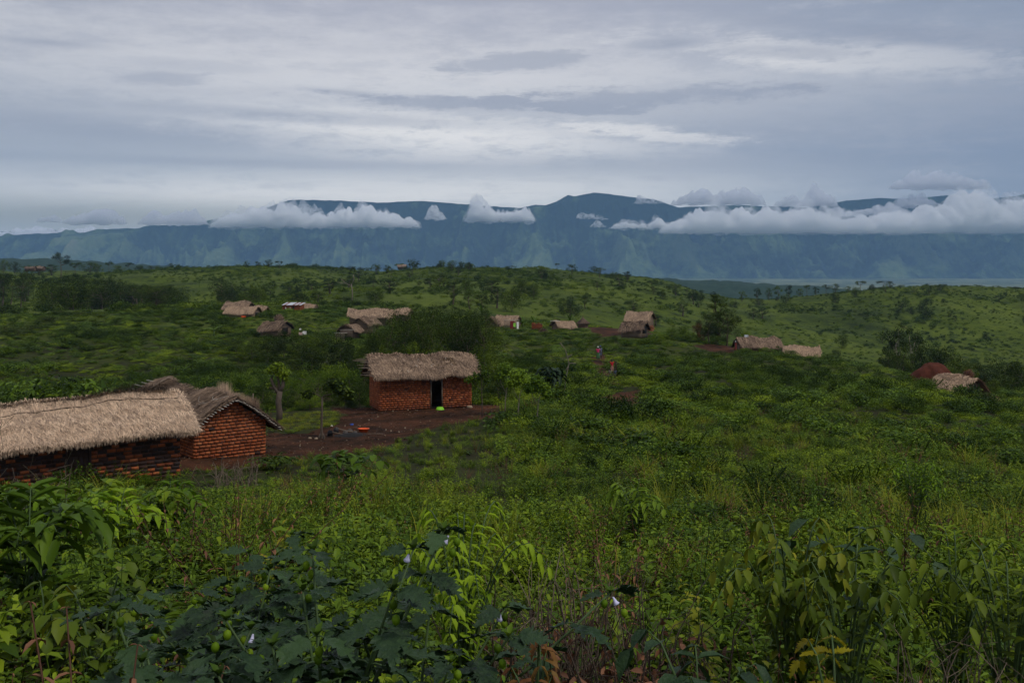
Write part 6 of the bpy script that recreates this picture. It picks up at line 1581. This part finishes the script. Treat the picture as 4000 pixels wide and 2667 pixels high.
scrap(309.5, 438, .11, 'tan', 'left of two yellowish sandals left of the yard tree', 'sandal', 'sandal', 'sandals by the yard tree'); scrap(316.3, 438.5, .11, 'tan', 'right of two yellowish sandals left of the yard tree', 'sandal', 'sandal', 'sandals by the yard tree')
for px, py in [(369, 420), (378, 417), (393, 411), (408, 410), (417, 410.5), (386, 430), (391, 431), (399, 432), (385, 436), (405, 428), (345, 426), (360, 426), (300, 446), (430, 421)]:
    scrap(px, py, rng.uniform(.02, .045), 'tan', 'small pale scrap littering the bare yard', 'litter', 'litter', 'litter scattered over the yard')

# ------------------------------------------------------------------ washing and cloths by the huts
def cloth(px, py, Y, w, h, mat, label, rz=0, name='cloth'):
    mb = MB(); nx, nz = 10, 8; u, v_ = np.meshgrid(np.linspace(-w / 2, w / 2, nx), np.linspace(0, h, nz), indexing='ij')
    y = .05 * np.sin(u * 9) * (1.2 - v_ / h); v = np.stack([u, y, v_], -1).reshape(-1, 3); F = [(i * nz + j, (i + 1) * nz + j, (i + 1) * nz + j + 1, i * nz + j + 1) for i in range(nx - 1) for j in range(nz - 1)]
    mb.add(v, F); mb.add(v + (0, .02, 0), [f[::-1] for f in F]); o = mb.build(name, M[mat], loc=((px - 512) / FPX * Y, Y, -(py - 262) / FPX * Y)); o.rotation_euler.z = rz; tag(o, label, 'cloth'); return o
M['clothred'] = plain('red_cloth', (.16, .02, .02), .8); M['clothgreen'] = plain('green_cloth', (.25, .60, .06), .8); M['clothwhite'] = plain('white_cloth', (.72, .70, .66), .8); M['clothpink'] = plain('pink_cloth', (.62, .42, .38), .8)
cloth(512.3, 328.6, 157, .7, 1.25, 'clothred', 'dark red cloth hung at the right end of the larger central hut')
cloth(514.6, 326.4, 156, .4, .6, 'clothgreen', 'bright green cloth hung beside the dark red one')
cloth(517.8, 328.4, 157, .4, 1.1, 'clothwhite', 'tall white curved cloth hung right of the green one', .5)
cloth(300.5, 334.5, 128, .55, .35, 'clothpink', 'pinkish washing spread on the bushes right of the sunken hut'); cloth(304.5, 334.0, 128, .5, .42, 'clothwhite', 'white washing spread on the bushes right of the sunken hut')
cloth(300.3, 329.6, 129, .22, .22, 'clothwhite', 'small white cloth on a bush above the spread washing')
cloth(243.5, 317.0, 165.5, .8, .28, 'orange', 'orange sheet lying in front of the long low hut on the left slope')
o = cloth(746.5, 336.6, 135.3, .55, .3, 'tin', 'patch of pale plastic weighted on the ridge of the long right-hand hut')
g = Vector(((555 - 512) / FPX * 152, 152, -(325.5 - 262) / FPX * 152)); t = empty('rack', g, 0, 'pale-topped stick table beside the grey rounded hut', 'table')
mb = MB(); box(mb, (0, 0, .75), (.75, .3, .03)); mb.build('table_top', M['pole'], t)
for x in (-.6, .6):
    mb = MB(); tube(mb, [(x, 0, -.3), (x, 0, .72)], .03); mb.build('leg', M['poledark'], t)

# ------------------------------------------------------------------ people
M['skin'] = plain('dark_skin', (.045, .024, .016), .55, .35, .08)
def skin_mesh(name, verts, edges, rad, mat, parent, sub=2, root=0):
    me = bpy.data.meshes.new(name); me.from_pydata([tuple(v) for v in verts], edges, []); o = bpy.data.objects.new(name, me); C.objects.link(o)
    sm = o.modifiers.new('skin', 'SKIN'); sm.use_smooth_shade = True
    for i, sv in enumerate(me.skin_vertices[0].data):
        r = rad[i]; sv.radius = r if isinstance(r, tuple) else (r, r); sv.use_root = (i == root)
    o.modifiers.new('sub', 'SUBSURF').levels = sub; o.modifiers['sub'].render_levels = sub
    dg = bpy.context.evaluated_depsgraph_get(); dg.update(); me2 = bpy.data.meshes.new_from_object(o.evaluated_get(dg)); o.modifiers.clear(); o.data = me2
    for p_ in me2.polygons: p_.use_smooth = True
    me2.materials.clear(); me2.materials.append(M[mat]); o.parent = parent
    return o
def person(loc, h, rz, label, top, low, head=None, pose='down', skirt=False, shirt=True):
    t = empty('person', loc, rz, label, 'person'); s = h / 1.70; t.scale = (s, s, s)
    hip, chest, neck, head0, head1 = (0, 0, .92), (0, 0, 1.22), (0, 0, 1.44), (0, -.01, 1.54), (0, -.015, 1.63)
    V = [hip, chest, neck, head0, head1]; E = [(0, 1), (1, 2), (2, 3), (3, 4)]; R = [(.15, .105), (.155, .10), .052, .085, .078]
    hands = []
    for sx in (-1, 1):
        b = len(V)
        if pose == 'up': arm = [(sx * .17, 0, 1.37), (sx * .42, -.02, 1.42), (sx * .17, -.03, 1.60), (sx * .10, -.03, 1.66)]
        elif pose == 'hips': arm = [(sx * .17, 0, 1.37), (sx * .36, .05, 1.12), (sx * .20, -.08, .98), (sx * .16, -.11, .96)]
        elif pose == 'walk': arm = [(sx * .17, 0, 1.37), (sx * .23, sx * .10, 1.10), (sx * .22, sx * .14 - .14, .86), (sx * .22, sx * .14 - .17, .78)]
        else: arm = [(sx * .17, 0, 1.37), (sx * .23, .03, 1.10), (sx * .24, -.04, .86), (sx * .235, -.06, .77)]
        V += arm; E += [(1, b), (b, b + 1), (b + 1, b + 2), (b + 2, b + 3)]; R += [.062, .043, .030, .034]; hands.append((arm[3], arm[2], sx))
        b = len(V); st = sx * .12 if pose == 'walk' else sx * .02
        V += [(sx * .09, 0, .84), (sx * .10, st * .6 - .03, .47), (sx * .10, st + .02, .09), (sx * .11, st - .12, .03)]; E += [(0, b), (b, b + 1), (b + 1, b + 2), (b + 2, b + 3)]; R += [.095, .062, .042, .036]
    for (hp, wr, sx) in hands:      # five fingers each
        hp = np.array(hp); d = nrm(hp - np.array(wr)); sd = nrm(np.cross(d, (0, 1, .1)))
        hi = 8 if sx == -1 else 16
        for f in range(5):
            o_ = sd * (f - 2) * .018; ln = [.05, .075, .085, .078, .06][f]
            b = len(V); V += [tuple(hp + o_ + d * ln * .6), tuple(hp + o_ * 1.2 + d * ln + np.array([0, -.012, 0]))]; E += [(hi, b), (b, b + 1)]; R += [.0095, .008]
    body = skin_mesh('body', V, E, R, 'skin', t)
    mb = MB(); lathe(mb, [(.001, .012), (.010, .008), (.012, 0), (.010, -.008), (.001, -.012)], 8, .5, (-.032, -.088, 1.61)); mb.build('eye', M['white'], body); mb = MB(); lathe(mb, [(.001, .012), (.010, .008), (.012, 0), (.010, -.008), (.001, -.012)], 8, .5, (.032, -.088, 1.61)); mb.build('eye', M['white'], body)
    mb = MB(); tube(mb, [(0, -.086, 1.61), (0, -.106, 1.575), (0, -.092, 1.57)], .012, 6); mb.build('nose', M['skin'], body)
    mb = MB(); tube(mb, [(-.03, -.088, 1.535), (0, -.098, 1.532), (.03, -.088, 1.535)], .007, 5); mb.build('mouth', M['clothred'], body)
    for sx in (-1, 1): mb = MB(); lathe(mb, [(.001, .028), (.016, .015), (.018, 0), (.012, -.02), (.001, -.028)], 8, .5, (sx * .086, 0, 1.58), .6); mb.build('ear', M['skin'], body)
    if shirt:
        arms = [v for v in V[5:7]]; 
        sv = [(0, 0, .90), (0, 0, 1.20), (0, 0, 1.40), V[5], tuple((np.array(V[5]) + np.array(V[6])) / 2), V[13], tuple((np.array(V[13]) + np.array(V[14])) / 2)]
        skin_mesh('shirt', sv, [(0, 1), (1, 2), (1, 3), (3, 4), (1, 5), (5, 6)], [(.172, .125), (.175, .12), .075, .078, .066, .078, .066], top, t)
    if skirt:
        mb = MB(); lathe(mb, [(.13, 1.0), (.17, .92), (.20, .7), (.23, .40), (.25, .22), (.24, .22), (.12, .9)], 20, .5, sy=.75); mb.build('skirt', M[low], t)
    else:
        sv = [(0, 0, .94)]; se = []; sr = [(.158, .115)]
        for b in (9, 17): k = len(sv); sv += [V[b], V[b + 1]]; se += [(0, k), (k, k + 1)]; sr += [.108, .082]
        skin_mesh('shorts', sv, se, sr, low, t)
    mb = MB()
    if head: lathe(mb, [(.001, 1.735), (.05, 1.725), (.092, 1.68), (.104, 1.63), (.100, 1.60), (.09, 1.60)], 16, .5, (0, .012, 0), 1.05); mb.build('headscarf', M[head], t)
    else: lathe(mb, [(.001, 1.72), (.05, 1.71), (.086, 1.67), (.094, 1.62), (.088, 1.585), (.07, 1.585)], 16, .5, (0, .016, 0), 1.0); mb.build('hair', M['iron'], t)
    return t
M['magenta'] = plain('magenta_shirt', (.55, .03, .12), .8, var=.1); M['red'] = plain('red_shirt', (.50, .012, .02), .8, var=.1); M['greenprint'] = plain('green_print', (.05, .13, .04), .8, var=.7, sc=14); M['greyblue'] = plain('grey_blue_cloth', (.14, .16, .24), .8, var=.5, sc=12)
M['plaid'] = plain('dark_plaid', (.05, .07, .10), .8, var=.7, sc=16); M['greyshirt'] = plain('grey_shirt', (.20, .18, .17), .8); M['brown'] = plain('brown_cloth', (.10, .05, .035), .8); M['pinkband'] = plain('pink_wrap', (.45, .20, .16), .8)
def pat(px, py, Y): return Vector(((px - 512) / FPX * Y, Y, -(py - 262) / FPX * Y))
PEOPLE = [(pat(598.0, 359.6, 112), 1.52, .1, 'person in a bright magenta top, printed green skirt and white cap walking down the path', 'magenta', 'greenprint', 'clothwhite', 'hips', True),
          (pat(600.4, 359.2, 113.5), 1.58, -.1, 'person in grey-blue clothes and blue cap half hidden behind the magenta top', 'greyblue', 'greyblue', 'blue', 'walk', False),
          (pat(612.0, 373.6, 93), 1.36, .1, 'person in a red shirt with both arms raised and hands on head', 'red', 'pinkband', None, 'up', True),
          (pat(615.8, 373.8, 94.5), 1.22, -.2, 'bare-chested child standing just behind the red shirt', None, 'brown', None, 'up', False),
          (pat(610.4, 379.0, 89), .98, .3, 'small child in a grey shirt at the left of the group on the path', 'greyshirt', 'brown', None, 'hips', False),
          (pat(615.0, 380.6, 88), 1.15, -.1, 'child in a dark plaid top at the front of the group on the path', 'plaid', 'brown', None, 'walk', False),
          (pat(735.6, 351.0, 131), 1.35, .6, 'person in dark red dress and white headscarf at the end of the long right-hand hut', 'clothred', 'clothred', 'clothwhite', 'down', True)]
for loc, h, rz, lb, top, low, hd, pose, sk in PEOPLE: person(loc, h, rz, lb, top, low, hd, pose, sk, shirt=top is not None)

def earth_mound():
    g = ground(930, 106); mb = MB(); n, m = 20, 40; an = np.linspace(0, 2 * PI, m, endpoint=False); q = np.linspace(0, 1, n)
    R = 2.3 * q[:, None] * (1 + .22 * (vn(np.cos(an) * 2 + 5, np.sin(an) * 2 + 5, 3) - .5))[None]; X = R * np.cos(an) * 1.1; Yv = R * np.sin(an)
    Z = 2.1 * (1 - q[:, None] ** 3.2) + .35 * X / 2.3 + fbm(X * 1.2 + 9, Yv * 1.2, 8, 4) * .7
    f = [(i * m + j, i * m + (j + 1) % m, (i + 1) * m + (j + 1) % m, (i + 1) * m + j) for i in range(n - 1) for j in range(m)]
    mb.add(np.stack([X, Yv, Z], -1).reshape(-1, 3), [t_[::-1] for t_ in f]); tag(mb.build('earth_mound', M['dugearth'], loc=g), 'heap of dug red earth above the arched hut at the far right', 'earth heap')
M['dugearth'] = plain('dug_red_earth', (.085, .028, .017), .95, .05, .35, 1.6)
earth_mound()
